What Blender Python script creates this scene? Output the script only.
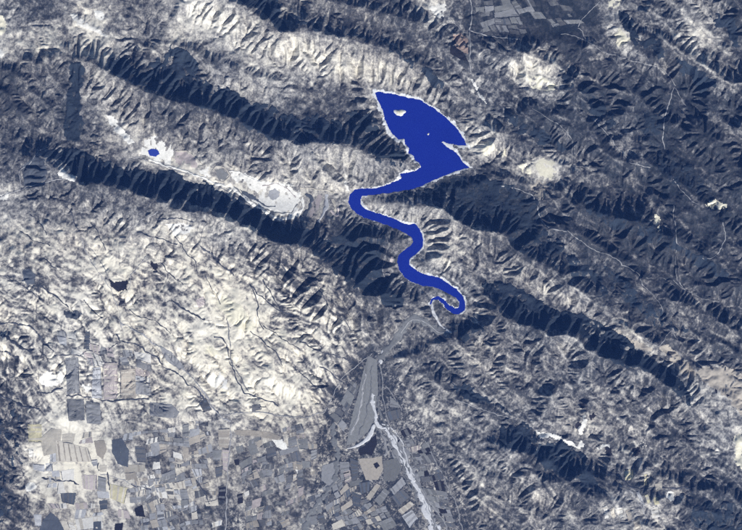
import bpy, math, random, time
import numpy as np
T0 = time.time()
random.seed(7)
RNG = np.random.RandomState(11)
S = bpy.context.scene
COL = S.collection
for o in list(bpy.data.objects):
    bpy.data.objects.remove(o)

# ------------------------------------------------------------------ units
# map position (u east, v south) counted from the north-west corner, one unit = 30 m on the ground
U = 30.0
CX, CY = 371.0, 265.0
def wx(u): return (u - CX) * U
def wy(v): return (CY - v) * U

# ------------------------------------------------------------------ camera
ALT = 90000.0
cam = bpy.data.cameras.new('camera')
camo = bpy.data.objects.new('camera', cam); COL.objects.link(camo)
cam.sensor_width = 36.0
cam.lens = 36.0 * (ALT - 300.0) / (742.0 * U)
cam.clip_start = 100.0
cam.clip_end = 400000.0
camo.location = (0, 0, ALT)
camo.rotation_euler = (0, 0, 0)
S.camera = camo

# ------------------------------------------------------------------ light
SUN_ELEV, SUN_AZ = 35.0, 158.0            # azimuth clockwise from north
w = bpy.data.worlds.new('World'); S.world = w
w.use_nodes = True
nt = w.node_tree
bg = nt.nodes['Background']
sky = nt.nodes.new('ShaderNodeTexSky')
sky.sky_type = 'NISHITA'; sky.sun_disc = False
sky.sun_elevation = math.radians(SUN_ELEV)
sky.sun_rotation = math.radians(SUN_AZ)
sky.altitude = 600.0; sky.air_density = 1.0; sky.dust_density = 0.3; sky.ozone_density = 3.0
nt.links.new(sky.outputs[0], bg.inputs[0])
bg.inputs[1].default_value = 0.055
sl = bpy.data.lights.new('sun', 'SUN'); sl.energy = 4.4; sl.angle = math.radians(0.5)
sl.color = (1.0, 0.97, 0.94)
so = bpy.data.objects.new('sun', sl); COL.objects.link(so)
el, az = math.radians(SUN_ELEV), math.radians(SUN_AZ)
import mathutils
sun_dir = mathutils.Vector((math.sin(az) * math.cos(el), math.cos(az) * math.cos(el), math.sin(el)))
so.rotation_euler = sun_dir.to_track_quat('Z', 'Y').to_euler()
so.location = sun_dir * 50000
S.view_settings.view_transform = 'Standard'
S.view_settings.look = 'None'
S.view_settings.exposure = 0.48
S.view_settings.gamma = 1.0
HAZE_COL = (0.12, 0.31, 1.0, 1.0); HAZE_DENS = 1.0e-6
S.render.engine = 'CYCLES'
S.cycles.max_bounces = 4
S.cycles.diffuse_bounces = 2
S.cycles.use_denoising = False

# ------------------------------------------------------------------ grid and noise
DX = 0.8
MARG = 56.0
us = np.arange(-MARG, 742 + MARG + 0.01, DX)
vs = np.arange(-MARG, 530 + MARG + 0.01, DX)
NX, NY = len(us), len(vs)
UU, VV = np.meshgrid(us, vs)
UU = UU.astype(np.float32); VV = VV.astype(np.float32)

def vnoise(u, v, cell, seed):
    r = np.random.RandomState(seed)
    t = r.rand(128, 128).astype(np.float32)
    a = u / cell + 31.7 * (seed % 13); b = v / cell + 17.3 * (seed % 7)
    i = np.floor(a).astype(np.int32); j = np.floor(b).astype(np.int32)
    f = (a - i); g = (b - j)
    f = f * f * (3 - 2 * f); g = g * g * (3 - 2 * g)
    i0 = i & 127; i1 = (i + 1) & 127; j0 = j & 127; j1 = (j + 1) & 127
    return (t[j0, i0] * (1 - f) + t[j0, i1] * f) * (1 - g) + (t[j1, i0] * (1 - f) + t[j1, i1] * f) * g

def fbm(u, v, cell, seed, octv=4, gain=0.5, ridged=False):
    s = 0; a = 1; tot = 0
    for k in range(octv):
        n = vnoise(u, v, cell / 2 ** k, seed + k * 3)
        if ridged: n = 1 - np.abs(2 * n - 1)
        s = s + a * n; tot += a; a *= gain
    return s / tot

def rot(u, v, deg, sx=1.0, sy=1.0):
    c, s_ = math.cos(math.radians(deg)), math.sin(math.radians(deg))
    return (u * c + v * s_) / sx, (-u * s_ + v * c) / sy

def smooth(x, a, b):
    t = np.clip((x - a) / (b - a), 0, 1)
    return t * t * (3 - 2 * t)

def window(pts, pad):
    p = np.array(pts, float)
    i0 = max(0, int((p[:, 0].min() - pad + MARG) / DX)); i1 = min(NX, int((p[:, 0].max() + pad + MARG) / DX) + 2)
    j0 = max(0, int((p[:, 1].min() - pad + MARG) / DX)); j1 = min(NY, int((p[:, 1].max() + pad + MARG) / DX) + 2)
    return slice(j0, max(j0, j1)), slice(i0, max(i0, i1))

def inside(poly, u, v):
    r = np.zeros(u.shape, bool)
    n = len(poly)
    for k in range(n):
        x0, y0 = poly[k]; x1, y1 = poly[(k + 1) % n]
        if y0 == y1: continue
        c = ((v >= y0) != (v >= y1)) & (u < (x1 - x0) * (v - y0) / (y1 - y0) + x0)
        r ^= c
    return r

def line_dist(pts, u, v):
    """distance to polyline, signed side (negative = left of travel / north for west-east), parameter 0..1"""
    best = np.full(u.shape, 1e9, np.float32); side = np.zeros(u.shape, np.float32); par = np.zeros(u.shape, np.float32)
    L = [0.0]
    for a, b in zip(pts[:-1], pts[1:]): L.append(L[-1] + math.hypot(b[0] - a[0], b[1] - a[1]))
    for k, (a, b) in enumerate(zip(pts[:-1], pts[1:])):
        dx, dy = b[0] - a[0], b[1] - a[1]; l2 = dx * dx + dy * dy + 1e-9
        t = np.clip(((u - a[0]) * dx + (v - a[1]) * dy) / l2, 0, 1)
        du = u - a[0] - t * dx; dv = v - a[1] - t * dy
        d = np.hypot(du, dv)
        m = d < best
        best = np.where(m, d, best)
        side = np.where(m, dx * dv - dy * du, side)
        par = np.where(m, (L[k] + t * (L[k + 1] - L[k])) / L[-1], par)
    return best, np.sign(side), par

def poly_sd(poly, u, v):
    d, _, _ = line_dist(list(poly) + [poly[0]], u, v)
    return np.where(inside(poly, u, v), -d, d)

# ------------------------------------------------------------------ traced map
RES = [(374,92),(379,91.5),(385,93),(395,94),(404,96),(413,98),(420,100),(427,104),(434,108),(442,114),(449,120),(455,126),(460,133),(465,141),(467,146.5),
       (461,146),(452,144),(441,142),(446,146),(453,150),(459,156),(463,162),(468,165.5),(471,167.5),(463,169.5),(455,172),(447,175),(440,177.5),(432,181),(422,186),(412,189),(402,191),(392,192.5),(383,193.5),
       (370,195),(362,196.5),(360,199.5),(361,204),(366,208.5),(374,212),(384,215),(393,218.5),(402,222.5),(409,224.5),(417,224),(421,231),(423.5,240),(422.5,247),(419,252),
       (413,256),(409.5,259),(410,264),(414,269),(421,272.5),(430,275),(440,278),(449,283),(457,289),(462.5,296),(465.5,304),(465,311),(460,314.5),(453,314),(447,310),(443,304),(438,299.5),(433,300),(431,305),(429.5,304),(431,298.5),(438,296.5),(444,299),(450,305),(455,308.5),(459,307),
       (459.5,303),(456,298),(450,294),(442,290),(432,287),(420,285),(411,281.5),(404,277),(399,270),(397,262.5),(399,255),(404,250),(410,246.5),(413,242),(411,237),(405,233),(396,229),(384,224),(374,220.5),(364,217.5),(356,213),(350,207),(348,200.5),(350,194),(355,189.5),(361,188),
       (368,188.5),(377,187.5),(386,184.5),(396,180.5),(402,177.5),(400,174),(408,171.5),(417,170.5),(421,167),(419,163),(414,160),(413,156),(408,153),(409,148),(405,144),(404,139),(398,139),(393,134),(388,128),(385,120),(383,112),(380,104),(376,97)]

FAN = [(373,352),(360,362),(345,377),(334,393),(325,412),(320,440),(322,480),(318,560),(480,560),(466,520),(452,486),(436,452),(420,430),(404,410),(392,388),(384,362)]

# ridges: crest, steep width (north), gentle width (south), height
RIDGES = [
 ([(55,40),(80,60),(108,74),(135,86),(170,99),(205,108),(245,126),(270,138),(300,145),(330,146),(352,149),(372,166),(388,176)], 30, 48, 330),
 ([(180,-45),(205,-20),(230,3),(258,18),(282,32),(300,29),(320,34),(345,38),(365,44),(385,50),(397,58),(407,67),(418,73),(428,82),(438,93)], 30, 46, 340),
 ([(20,152),(45,158),(60,170),(80,183),(110,184),(150,198),(185,203),(222,215),(250,226),(272,241),(300,245),(315,257),(333,272),(355,284),(378,298),(392,314)], 28, 62, 330),
 ([(366,201),(385,200),(410,199),(430,203),(445,212),(458,220),(475,229),(500,232),(515,245)], 24, 50, 260),
 ([(495,250),(512,253),(530,256),(545,265),(560,277),(580,290),(600,300),(625,317),(650,338)], 26, 30, 250),
 ([(440,292),(470,300),(500,312),(515,322),(530,328),(548,333),(560,333),(577,337),(597,352),(625,364),(650,372),(670,386),(688,408)], 27, 50, 320),
 ([(425,372),(452,396),(475,404),(500,414),(512,424)], 15, 30, 150),
 ([(485,440),(515,451),(530,466),(545,477),(570,484),(597,495),(620,508),(650,540)], 30, 42, 280),
 ([(505,50),(530,56),(555,67),(572,80),(586,98),(600,116)], 20, 40, 240),
 ([(640,35),(675,52),(700,68),(718,82),(738,86),(770,100)], 22, 30, 240),
 ([(0,70),(12,72),(26,82),(34,94),(45,107),(58,124)], 12, 14, 250),
 ([(22,58),(42,66),(54,80),(62,92),(66,104)], 12, 14, 250),
 ([(-20,85),(5,92),(15,103),(28,120)], 12, 14, 250),
 ([(40,58),(60,60),(78,66),(100,66),(112,75)], 16, 16, 160),
 ([(300,-20),(330,2),(360,14),(400,20),(420,30),(440,50),(452,62)], 20, 24, 200),
 ([(180,40),(205,58),(235,70),(262,78),(285,85)], 10, 40, 130),
 ([(250,163),(300,168),(325,172),(345,184)], 10, 24, 110),
 ([(450,112),(480,128),(505,136),(530,148)], 14, 20, 130),
 ([(520,100),(545,118),(570,132),(600,150),(620,172)], 20, 26, 190),
 ([(440,150),(470,165),(500,178),(530,188)], 10, 18, 90),
 ([(540,212),(560,228),(590,246),(620,262),(650,290),(690,312),(742,330)], 22, 26, 190),
 ([(560,195),(600,215),(640,225),(672,240),(700,258),(742,282),(780,300)], 28, 30, 260),
 ([(620,150),(655,170),(690,195),(720,230),(760,262)], 26, 30, 220),
 ([(600,60),(625,85),(645,110),(660,140)], 18, 22, 190),
 ([(570,40),(590,65),(608,90),(624,120)], 16, 18, 170),
 ([(700,120),(720,150),(742,185),(770,210)], 22, 22, 200),
 ([(640,0),(662,25),(675,45),(690,58)], 18, 20, 170),
 ([(690,330),(720,345),(742,362),(780,380)], 22, 24, 170),
 ([(480,245),(470,262),(452,268)], 10, 12, 90),
 ([(455,345),(470,370),(478,390)], 12, 12, 130),
 ([(500,345),(506,370),(512,395)], 12, 12, 140),
 ([(540,350),(545,380),(552,410)], 12, 12, 130),
 ([(580,360),(584,390),(590,420)], 12, 12, 130),
 ([(620,378),(626,400),(630,430)], 12, 12, 120),
 ([(655,385),(660,410),(668,440)], 12, 12, 120),
 ([(600,470),(640,490),(690,505),(742,520)], 14, 30, 120),
 ([(660,480),(700,490),(742,500)], 16, 24, 140),
 ([(-30,395),(0,405),(25,412)], 12, 18, 90),
 ([(-30,440),(0,450),(22,455)], 12, 18, 80),
 ([(-30,470),(0,480),(22,486)], 12, 18, 80),
 ([(-20,330),(10,342),(40,365)], 10, 18, 80),
 ([(460,460),(490,472),(520,490),(560,500)], 14, 26, 120),
]

# how bare the ground is, 0 = dense scrub, 9 = naked pale clay; rows 20 units apart
BARE = """
5 3 3 5 6 6 4 5 6 8 7 6 4 4 5 5 4 4 5 3 4 7 5 4 4 4 3 4 3 4 7 4 4 3 5 5 3
6 5 6 4 8 6 5 4 6 8 8 7 6 4 4 4 5 3 4 4 4 6 5 4 4 3 4 3 3 4 6 6 4 4 5 5 3
7 6 6 5 6 6 5 5 6 5 5 7 7 6 8 7 6 6 5 4 4 4 4 4 4 5 4 4 3 4 4 5 4 4 4 6 4
3 4 4 4 5 6 3 4 5 4 5 5 6 6 6 7 7 7 6 6 5 4 4 4 5 6 7 6 4 3 4 4 4 4 3 4 5
3 4 5 3 6 6 5 4 3 4 5 6 6 6 5 5 4 4 6 5 5 6 4 5 4 4 6 6 4 3 3 3 3 3 3 3 3
3 4 4 3 5 6 5 4 4 4 4 5 5 5 4 4 4 4 5 5 5 5 4 4 5 4 3 4 3 4 5 4 3 3 3 3 3
4 4 4 3 4 6 7 6 4 4 5 4 4 5 5 4 4 4 4 4 5 5 5 5 5 4 3 3 4 3 4 5 3 3 3 3 4
4 4 5 4 4 5 6 8 6 6 5 5 5 5 6 6 6 6 4 4 5 5 5 6 6 5 4 3 4 3 3 5 3 3 3 3 4
4 4 5 6 4 4 5 5 7 8 7 6 5 5 6 6 6 6 5 5 5 5 4 4 4 5 7 7 5 4 3 4 3 3 3 3 3
7 4 4 4 4 4 4 4 4 5 7 8 7 8 7 6 7 6 5 5 4 4 3 3 3 4 5 5 4 3 3 3 3 3 3 3 3
5 5 5 5 5 5 5 5 5 5 5 5 4 8 8 6 5 5 6 6 6 6 5 3 3 3 4 5 4 3 4 4 4 3 4 3 3
7 7 6 6 6 6 6 6 7 7 7 7 7 6 4 4 3 3 3 4 5 6 6 5 4 3 3 4 5 4 4 4 4 3 3 3 4
6 6 6 6 6 7 7 6 6 6 6 5 5 5 5 4 3 3 3 4 5 6 6 5 5 4 3 4 5 4 4 3 3 4 4 3 4
6 5 6 6 7 8 7 6 7 7 6 6 5 5 6 5 4 3 3 4 5 6 5 5 5 6 5 4 4 4 4 3 3 3 4 3 3
6 5 5 7 7 7 6 6 6 7 8 8 6 5 5 5 5 4 4 4 4 5 5 5 5 5 6 6 5 4 4 4 4 3 4 3 4
6 6 6 7 7 7 7 6 6 7 8 9 8 6 6 6 6 5 4 4 5 4 5 6 4 4 5 5 6 5 4 4 4 4 5 4 4
6 7 6 7 6 7 7 7 7 7 8 8 8 7 6 6 6 6 5 5 4 4 4 5 5 5 4 4 5 6 6 5 4 4 4 4 4
6 6 7 7 6 6 7 8 7 7 8 8 8 7 7 7 7 6 5 5 5 4 4 5 5 5 5 5 5 5 5 7 5 4 4 4 4
5 5 8 8 6 7 7 7 8 8 8 8 8 8 7 7 6 5 5 5 5 4 4 5 5 5 5 5 5 5 4 4 6 6 5 5 4
4 4 7 7 6 6 7 7 8 8 8 8 8 8 7 6 5 5 5 5 5 5 4 4 5 4 4 5 5 5 5 5 4 4 6 6 6
3 5 8 7 6 6 7 7 7 7 8 8 7 8 7 6 5 5 5 5 6 6 5 4 4 5 5 5 6 5 5 5 5 5 5 5 6
3 5 8 8 7 6 6 6 5 6 6 7 6 6 6 6 5 5 5 7 7 6 5 5 5 4 4 5 7 6 5 5 5 4 5 5 6
3 6 8 7 8 8 7 5 6 6 5 6 6 6 5 6 5 5 5 6 7 6 5 5 5 5 4 4 4 6 6 6 5 5 5 5 6
3 7 8 8 7 7 7 5 6 6 5 6 5 5 5 6 5 4 6 6 6 7 5 5 6 5 4 4 4 5 5 6 6 5 5 5 5
3 6 7 7 7 8 7 7 6 6 6 5 5 5 5 5 5 5 5 5 5 7 6 5 5 5 6 5 5 4 5 5 5 6 4 4 4
3 5 6 6 6 7 7 6 6 5 5 5 5 4 5 5 5 5 5 5 5 7 6 5 5 5 5 5 5 5 6 7 6 6 4 4 4
3 4 5 6 6 6 6 6 6 5 5 5 5 4 5 5 5 5 5 5 5 6 6 5 5 5 5 5 5 5 6 6 6 5 4 4 4
"""
BG = np.array([[float(c) for c in r.split()] for r in BARE.strip().splitlines()], np.float32)
assert BG.shape == (27, 37), BG.shape

# ------------------------------------------------------------------ relief
base = 330.0 + (265 - VV) * 0.35 + np.abs(UU - 385) * 0.12
base = base + (smooth(VV, 520, 230) * 260 - 60) * (1 - smooth(UU, 330, 420)) * smooth(VV, 190, 240)
ridge = np.zeros_like(UU)
wob_u = UU + 5 * (fbm(UU, VV, 26, 40) - .5) * 2
wob_v = VV + 5 * (fbm(UU, VV, 26, 50) - .5) * 2
for pts, wn, ws, H in RIDGES:
    sl_ = window(pts, max(wn, ws) * 1.5)
    if sl_[0].stop <= sl_[0].start or sl_[1].stop <= sl_[1].start: continue
    d, sd, t = line_dist(pts, 0.6 * wob_u[sl_] + 0.4 * UU[sl_], 0.6 * wob_v[sl_] + 0.4 * VV[sl_])
    wd = np.where(sd < 0, wn, ws).astype(np.float32)
    x = np.clip(d / wd, 0, 1)
    prof = np.where(sd < 0, 1 - x * (1.25 - 0.25 * x * x), (1 - x) ** 1.35)
    prof = np.clip(prof, 0, 1)
    tap = smooth(t, -0.02, 0.12) * smooth(1 - t, -0.02, 0.12)
    h_ = 1.2 * H * prof * (0.35 + 0.65 * tap) * (0.8 + 0.4 * fbm(UU[sl_], VV[sl_], 40, 70, 2))
    ridge[sl_] = np.maximum(ridge[sl_], h_) + 0.25 * np.minimum(ridge[sl_], h_)
east = smooth(UU, 430, 560)
low = smooth(VV, 230, 330) * (1 - smooth(UU, 330, 420))       # the pale badlands of the south-west
ua, va = rot(UU, VV, 32, 2.0, 1.0)
ub, vb = rot(UU, VV, 50, 1.8, 1.0)
n_an = fbm(ua, va, 26, 100, 4, 0.5, True)
n_bn = fbm(ub, vb, 22, 130, 4, 0.5, True)
n_is = fbm(UU, VV, 34, 160, 5, 0.5)
uc, vc = rot(UU, VV, 58, 3.0, 1.0)
n_cn = fbm(uc, vc, 16, 145, 3, 0.5, True)
rough = 220 * (n_an - .5) * (1 - low) + 330 * east * (n_bn - .5) + 170 * (n_is - .5) + low * (130 * (n_bn - .5) + 230 * (n_cn - .5))
flat_fan = smooth(poly_sd(FAN, UU, VV), 14, -3)
fields_sw = smooth(VV, 405, 450) * smooth(UU, 20, 60) * (1 - smooth(UU, 330, 350))
fields_ne = smooth(UU, 455, 480) * (1 - smooth(UU, 590, 615)) * (1 - smooth(VV, 30, 45))
calm = np.clip(np.maximum(flat_fan, np.maximum(0.75 * fields_sw, 0.75 * fields_ne)), 0, 1)
h = base + ridge * (1 - 0.9 * flat_fan) + rough * (1 - 0.85 * calm)
WL = 195.0
fan_h = 150 - (VV - 352) * 0.35 + 5 * (n_is - .5)
h = h * (1 - flat_fan) + fan_h * flat_fan
# the valley of the reservoir and the gorge
sdw = np.full_like(UU, 999.0)
wsl = window(RES, 60)
su = UU[wsl] + 1.1 * (fbm(UU[wsl], VV[wsl], 5, 200, 3) - .5) * 2; sv = VV[wsl] + 1.1 * (fbm(UU[wsl], VV[wsl], 5, 230, 3) - .5) * 2
sdw[wsl] = poly_sd(RES, su, sv)
gorge_tail = [(430,300),(433,312),(440,325),(430,335),(405,340),(388,348),(376,356)]
gs = window(gorge_tail, 40)
gd, _, gt = line_dist(gorge_tail, UU[gs], VV[gs])
cap = WL + 2 + np.clip(sdw, 0, 999) * U * 0.42 + np.clip(sdw - 14, 0, 999) * U * .35
h = np.minimum(h, np.where(sdw > 0, cap, WL))
h[gs] = np.minimum(h[gs], (WL - 20 - 25 * gt) + gd * U * 0.5 + np.clip(gd - 12, 0, 99) * U * .4)
# valleys that drain the hills between the ridges: floor drop in metres, width
VALLEYS = [
 ([(40,225),(60,240),(84,258),(110,290),(118,330),(150,346),(185,381),(222,417),(270,414),(325,412),(360,420)], 70, 26),
 ([(226,235),(226,270),(228,330),(236,376),(256,398),(285,410)], 75, 24), ([(258,255),(285,290),(310,322),(340,350),(372,354)], 90, 26),
 ([(140,235),(165,260),(190,290),(215,320),(228,340)], 50, 18), ([(180,240),(205,268),(240,300),(260,340),(300,370),(340,385)], 60, 18),
 ([(-20,325),(20,330),(45,345),(60,385),(20,408),(-20,400)], 60, 20), ([(0,250),(40,275),(70,310),(90,350),(80,396),(150,400)], 45, 20),
 ([(440,-10),(455,25),(470,70),(462,100),(452,122)], 90, 20), ([(700,60),(675,90),(663,130),(640,172),(600,184),(545,178),(500,172),(468,168)], 90, 22),
 ([(760,225),(715,262),(680,285),(640,284),(600,258),(560,238),(535,212),(510,190),(472,170)], 80, 20), ([(770,345),(700,318),(650,330),(600,315),(545,304),(505,278),(466,290)], 70, 18),
 ([(760,430),(700,418),(640,455),(590,448),(545,436),(500,420),(450,398),(410,384)], 80, 22), ([(760,490),(690,486),(645,488),(592,464),(560,500),(500,525),(460,520)], 60, 18),
 ([(-20,60),(20,50),(50,36),(100,44),(150,40),(200,70),(250,90),(320,96),(372,95)], 70, 22), ([(90,62),(85,110),(80,146),(110,156),(160,164),(215,186),(268,206),(320,196),(348,194)], 60, 16),
 ([(10,62),(20,90),(34,115),(50,140),(60,150)], 90, 14), ([(36,64),(50,86),(62,106),(72,130)], 90, 14), ([(560,20),(590,60),(605,100),(622,140),(640,170)], 80, 16), ([(655,20),(680,45),(700,60)], 60, 14),
 ([(470,330),(480,370),(490,400)], 60, 12), ([(520,340),(525,375),(530,420)], 60, 12), ([(562,345),(566,385),(570,430)], 60, 12), ([(602,370),(606,405),(612,445)], 60, 12), ([(638,378),(644,410),(650,445)], 60, 12),
]
cut = np.zeros_like(UU)
for pts, dep, wd in VALLEYS:
    q = window(pts, wd * 2)
    d, _, t = line_dist(pts, 0.7 * wob_u[q] + 0.3 * UU[q], 0.7 * wob_v[q] + 0.3 * VV[q])
    cut[q] = np.maximum(cut[q], dep * (0.4 + 0.6 * t) * np.exp(-(d / wd) ** 1.3))
h = np.where(sdw > 0, np.maximum(h - 1.3 * cut * (1 - flat_fan), np.minimum(h, WL + 2)), h)
water = sdw < 0
fixed = water | (flat_fan > 0.6)

def resample(a, f):
    return a[::f, ::f].copy()
def upsample(a, shape):
    ny, nx = shape
    y = np.linspace(0, a.shape[0] - 1, ny); x = np.linspace(0, a.shape[1] - 1, nx)
    j = np.minimum(y.astype(int), a.shape[0] - 2); i = np.minimum(x.astype(int), a.shape[1] - 2)
    g = (y - j)[:, None].astype(np.float32); f = (x - i)[None, :].astype(np.float32)
    a00 = a[j][:, i]; a01 = a[j][:, i + 1]; a10 = a[j + 1][:, i]; a11 = a[j + 1][:, i + 1]
    return (a00 * (1 - f) + a01 * f) * (1 - g) + (a10 * (1 - f) + a11 * f) * g

NB = [(-1,0,1),(1,0,1),(0,-1,1),(0,1,1),(-1,-1,1.41421),(-1,1,1.41421),(1,-1,1.41421),(1,1,1.41421)]
def fill_pits(h, fixed, n):
    """raise single-cell hollows to their lowest neighbour"""
    for k in range(n):
        P = np.pad(h, 1, mode='edge'); m = np.full(h.shape, 1e9, np.float32)
        for dj, di, l in NB:
            m = np.minimum(m, P[1 + dj:P.shape[0] - 1 + dj, 1 + di:P.shape[1] - 1 + di])
        m[0] = m[-1] = -1e9; m[:, 0] = m[:, -1] = -1e9
        h = np.where(fixed, h, np.maximum(h, m + 0.3))
    return h

def flow(h, fixed, dx):
    ny, nx = h.shape
    P = np.pad(h, 1, constant_values=1e9)
    idx = np.arange(ny * nx).reshape(ny, nx)
    best = np.zeros_like(h); rec = idx.copy(); dist = np.full(h.shape, dx, np.float32)
    for dj, di, l in NB:
        s = (h - P[1 + dj:ny + 1 + dj, 1 + di:nx + 1 + di]) / (l * dx)
        m = s > best
        best = np.where(m, s, best)
        rec = np.where(m, idx + dj * nx + di, rec)
        dist = np.where(m, l * dx, dist)
    rec = np.where(fixed, idx, rec)
    return rec.ravel(), dist.ravel()

def accumulate(rec, n):
    acc = np.ones(n); r = rec.copy()
    root = rec == np.arange(n)
    # roots must not feed themselves
    r2 = np.where(root, n, r); r2 = np.append(r2, n)
    acc = np.append(acc, 0.0)
    for k in range(13):
        add = np.bincount(r2[:n], weights=acc[:n], minlength=n + 1)[:n + 1]
        add[n] = 0
        acc[:n] += add[:n]
        r2 = r2[r2]
        if (r2[:n] == n).all(): break
    return acc[:n]

def erode(h, fixed, K, dx, steps, D, start=2.0, talus=0.72):
    n = h.size
    ar = np.arange(n)
    for it in range(steps):
        rec, dist = flow(h, fixed, dx)
        A = accumulate(rec, n)
        root = rec == ar
        F = np.where(root, 0, K.ravel() * np.clip(np.sqrt(A) - start, 0, 60) * dx / dist)
        a = h.ravel().astype(np.float64) / (1 + F); b = F / (1 + F)
        r = rec.copy()
        for k in range(12):
            a = a + b * a[r] * (~root)
            b = b * b[r]
            b[root] = 0
            r = r[r]
            if b.max() < 1e-4: break
        h = a.reshape(h.shape).astype(np.float32)
        for q in range(2):
            P = np.pad(h, 1, mode='edge'); mn = h
            for dj, di, l in NB:
                mn = np.minimum(mn, P[1 + dj:P.shape[0] - 1 + dj, 1 + di:P.shape[1] - 1 + di] + talus * l * dx)
            h = np.where(fixed, h, mn)
        P = np.pad(h, 1, mode='edge')
        lap = P[:-2, 1:-1] + P[2:, 1:-1] + P[1:-1, :-2] + P[1:-1, 2:] - 4 * h
        h = np.where(fixed, h, h + D * lap)
    return h, A.reshape(h.shape)

erod = (1.0 - 0.9 * flat_fan) * (1 - 0.8 * fields_sw) * (1 - .7 * fields_ne)
# coarse pass
f = 4
hc = resample(h, f)
hc, _ = erode(hc, resample(fixed, f), 0.035 * resample(erod, f), DX * U * f, 8, 0.03, 1.6)
f2 = 2
h2 = resample(h, f2); h2 = upsample(hc, h2.shape) + 75 * (fbm(resample(UU, f2), resample(VV, f2), 12, 300, 3, .5, True) - .5) * resample(erod * (1 - .45 * low), f2)
w2 = resample(fixed, f2); h2[w2] = resample(h, f2)[w2]
h2 = fill_pits(h2, w2, 6)
h2, _ = erode(h2, w2, 0.06 * resample(erod, f2), DX * U * f2, 9, 0.03, 1.8)
hf = upsample(h2, h.shape) + 30 * (fbm(UU, VV, 4, 330, 3) - .5) * (erod * .9 + .1) * (1 - .4 * low)
hf[fixed] = h[fixed]
hf = fill_pits(hf, fixed, 5)
hf, ACC = erode(hf, fixed, 0.085 * erod, DX * U, 8, 0.05, 1.3, 0.85)
def soften(a, n):
    for _ in range(n):
        P = np.pad(a, 1, mode='edge')
        a = (P[:-2, 1:-1] + P[2:, 1:-1] + P[1:-1, :-2] + P[1:-1, 2:] + 2 * a) / 6
    return a
# bring out spurs and gullies
near = np.where(fixed, 0, smooth(sdw, 0, 3)) * (1 - 0.8 * calm)
h = hf + near * ((0.9 + 0.15 * low) * (hf - soften(hf, 8)) + 0.25 * (hf - soften(hf, 90)))
# worked quarry floors and clearings are graded smooth
soft = soften(hf, 110)
for bu, bv, ru, rv, dg in [(318,204,22,17,0),(270,197,38,15,20),(158,150,20,13,10),(205,173,9,8,0),(545,168,14,12,0),(225,175,12,9,0)]:
    a_, b_ = rot(UU - bu, VV - bv, dg)
    k_ = smooth(np.exp(-((a_ / ru) ** 2 + (b_ / rv) ** 2)), .25, .6) * smooth(sdw, 2, 6)
    h = h * (1 - k_) + soft * k_
GORGE = [(446,331),(436,330),(429,324),(421,319),(412,318),(405,324),(400,333),(393,343),(385,352),(380,360)]
q = window(GORGE, 14); d_, _, _ = line_dist(GORGE, UU[q], VV[q])
k_ = smooth(d_, 7, 2.5) * smooth(sdw[q], 1, 5); h[q] = h[q] * (1 - k_) + (soft[q] - 22) * k_
h = np.where(sdw > -0.2, np.maximum(h, WL + 1.0 + np.clip(sdw, 0, 2) * 4), WL - 3 - np.minimum(60, -sdw * U * 0.4))
h = h.astype(np.float32)
print('relief', round(time.time() - T0, 1), float(h.min()), float(h.max()))

def hz(u, v):
    u = np.asarray(u, float); v = np.asarray(v, float)
    x = np.clip((u + MARG) / DX, 0, NX - 1.001); y = np.clip((v + MARG) / DX, 0, NY - 1.001)
    i = x.astype(int); j = y.astype(int); f = x - i; g = y - j
    return (h[j, i] * (1 - f) + h[j, i + 1] * f) * (1 - g) + (h[j + 1, i] * (1 - f) + h[j + 1, i + 1] * f) * g

# ------------------------------------------------------------------ ground cover
gx = np.clip((UU - 10) / 20, 0, 35.999); gy = np.clip((VV - 10) / 20, 0, 25.999)
gx = np.clip(gx + .55 * (fbm(UU, VV, 18, 400, 3) - .5) * 2, 0, 35.999); gy = np.clip(gy + .55 * (fbm(UU, VV, 18, 430, 3) - .5) * 2, 0, 25.999)
i = gx.astype(int); j = gy.astype(int); f_ = gx - i; g_ = gy - j
bare = ((BG[j, i] * (1 - f_) + BG[j, i + 1] * f_) * (1 - g_) + (BG[j + 1, i] * (1 - f_) + BG[j + 1, i + 1] * f_) * g_) / 9.0
def blur(a, n):
    for _ in range(n):
        P = np.pad(a, 1, mode='edge')
        a = (P[:-2, 1:-1] + P[2:, 1:-1] + P[1:-1, :-2] + P[1:-1, 2:] + 2 * a) / 6
    return a
def bil(a, x, y):
    x = np.clip(x, 0, NX - 1.001); y = np.clip(y, 0, NY - 1.001)
    i = x.astype(np.int32); j = y.astype(np.int32); f = x - i; g = y - j
    return (a[j, i] * (1 - f) + a[j, i + 1] * f) * (1 - g) + (a[j + 1, i] * (1 - f) + a[j + 1, i + 1] * f) * g
gyy, gxx = np.gradient(blur(h, 4))
gl = np.hypot(gxx, gyy) + 0.25
DIRX, DIRY = (gxx / gl).astype(np.float32), (gyy / gl).astype(np.float32)
II, JJ = np.meshgrid(np.arange(NX, dtype=np.float32), np.arange(NY, dtype=np.float32))
def smear(noise, steps, along=True):
    """drag a noise down the slope (rills, runnels, strips of scrub) or along it (outcropping beds)"""
    dx, dy = (DIRX, DIRY) if along else (-DIRY, DIRX)
    tot = noise.copy()
    for sgn in (1, -1):
        x, y = II.copy(), JJ.copy()
        for k in range(steps):
            vx, vy = bil(dx, x, y), bil(dy, x, y)
            x = x + sgn * vx; y = y + sgn * vy
            tot += bil(noise, x, y)
    tot -= blur(tot, 60)
    return tot / tot.std()
RN = np.random.RandomState(77)
rill = smear(RN.rand(NY, NX).astype(np.float32), 7)
beds = smear(blur(RN.rand(NY, NX).astype(np.float32), 2), 9, False)
scrub = smear((fbm(UU, VV, 3.5, 455, 3, .6) - .5).astype(np.float32), 9)
pu, pv = rot(UU, VV, 30, 2.2, 1.0)
patch = fbm(pu, pv, 9, 490, 4, 0.6)
crisp = smooth(patch + 0.05 * scrub, 0.44, 0.56)
wild = 1 - 0.55 * calm
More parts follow.
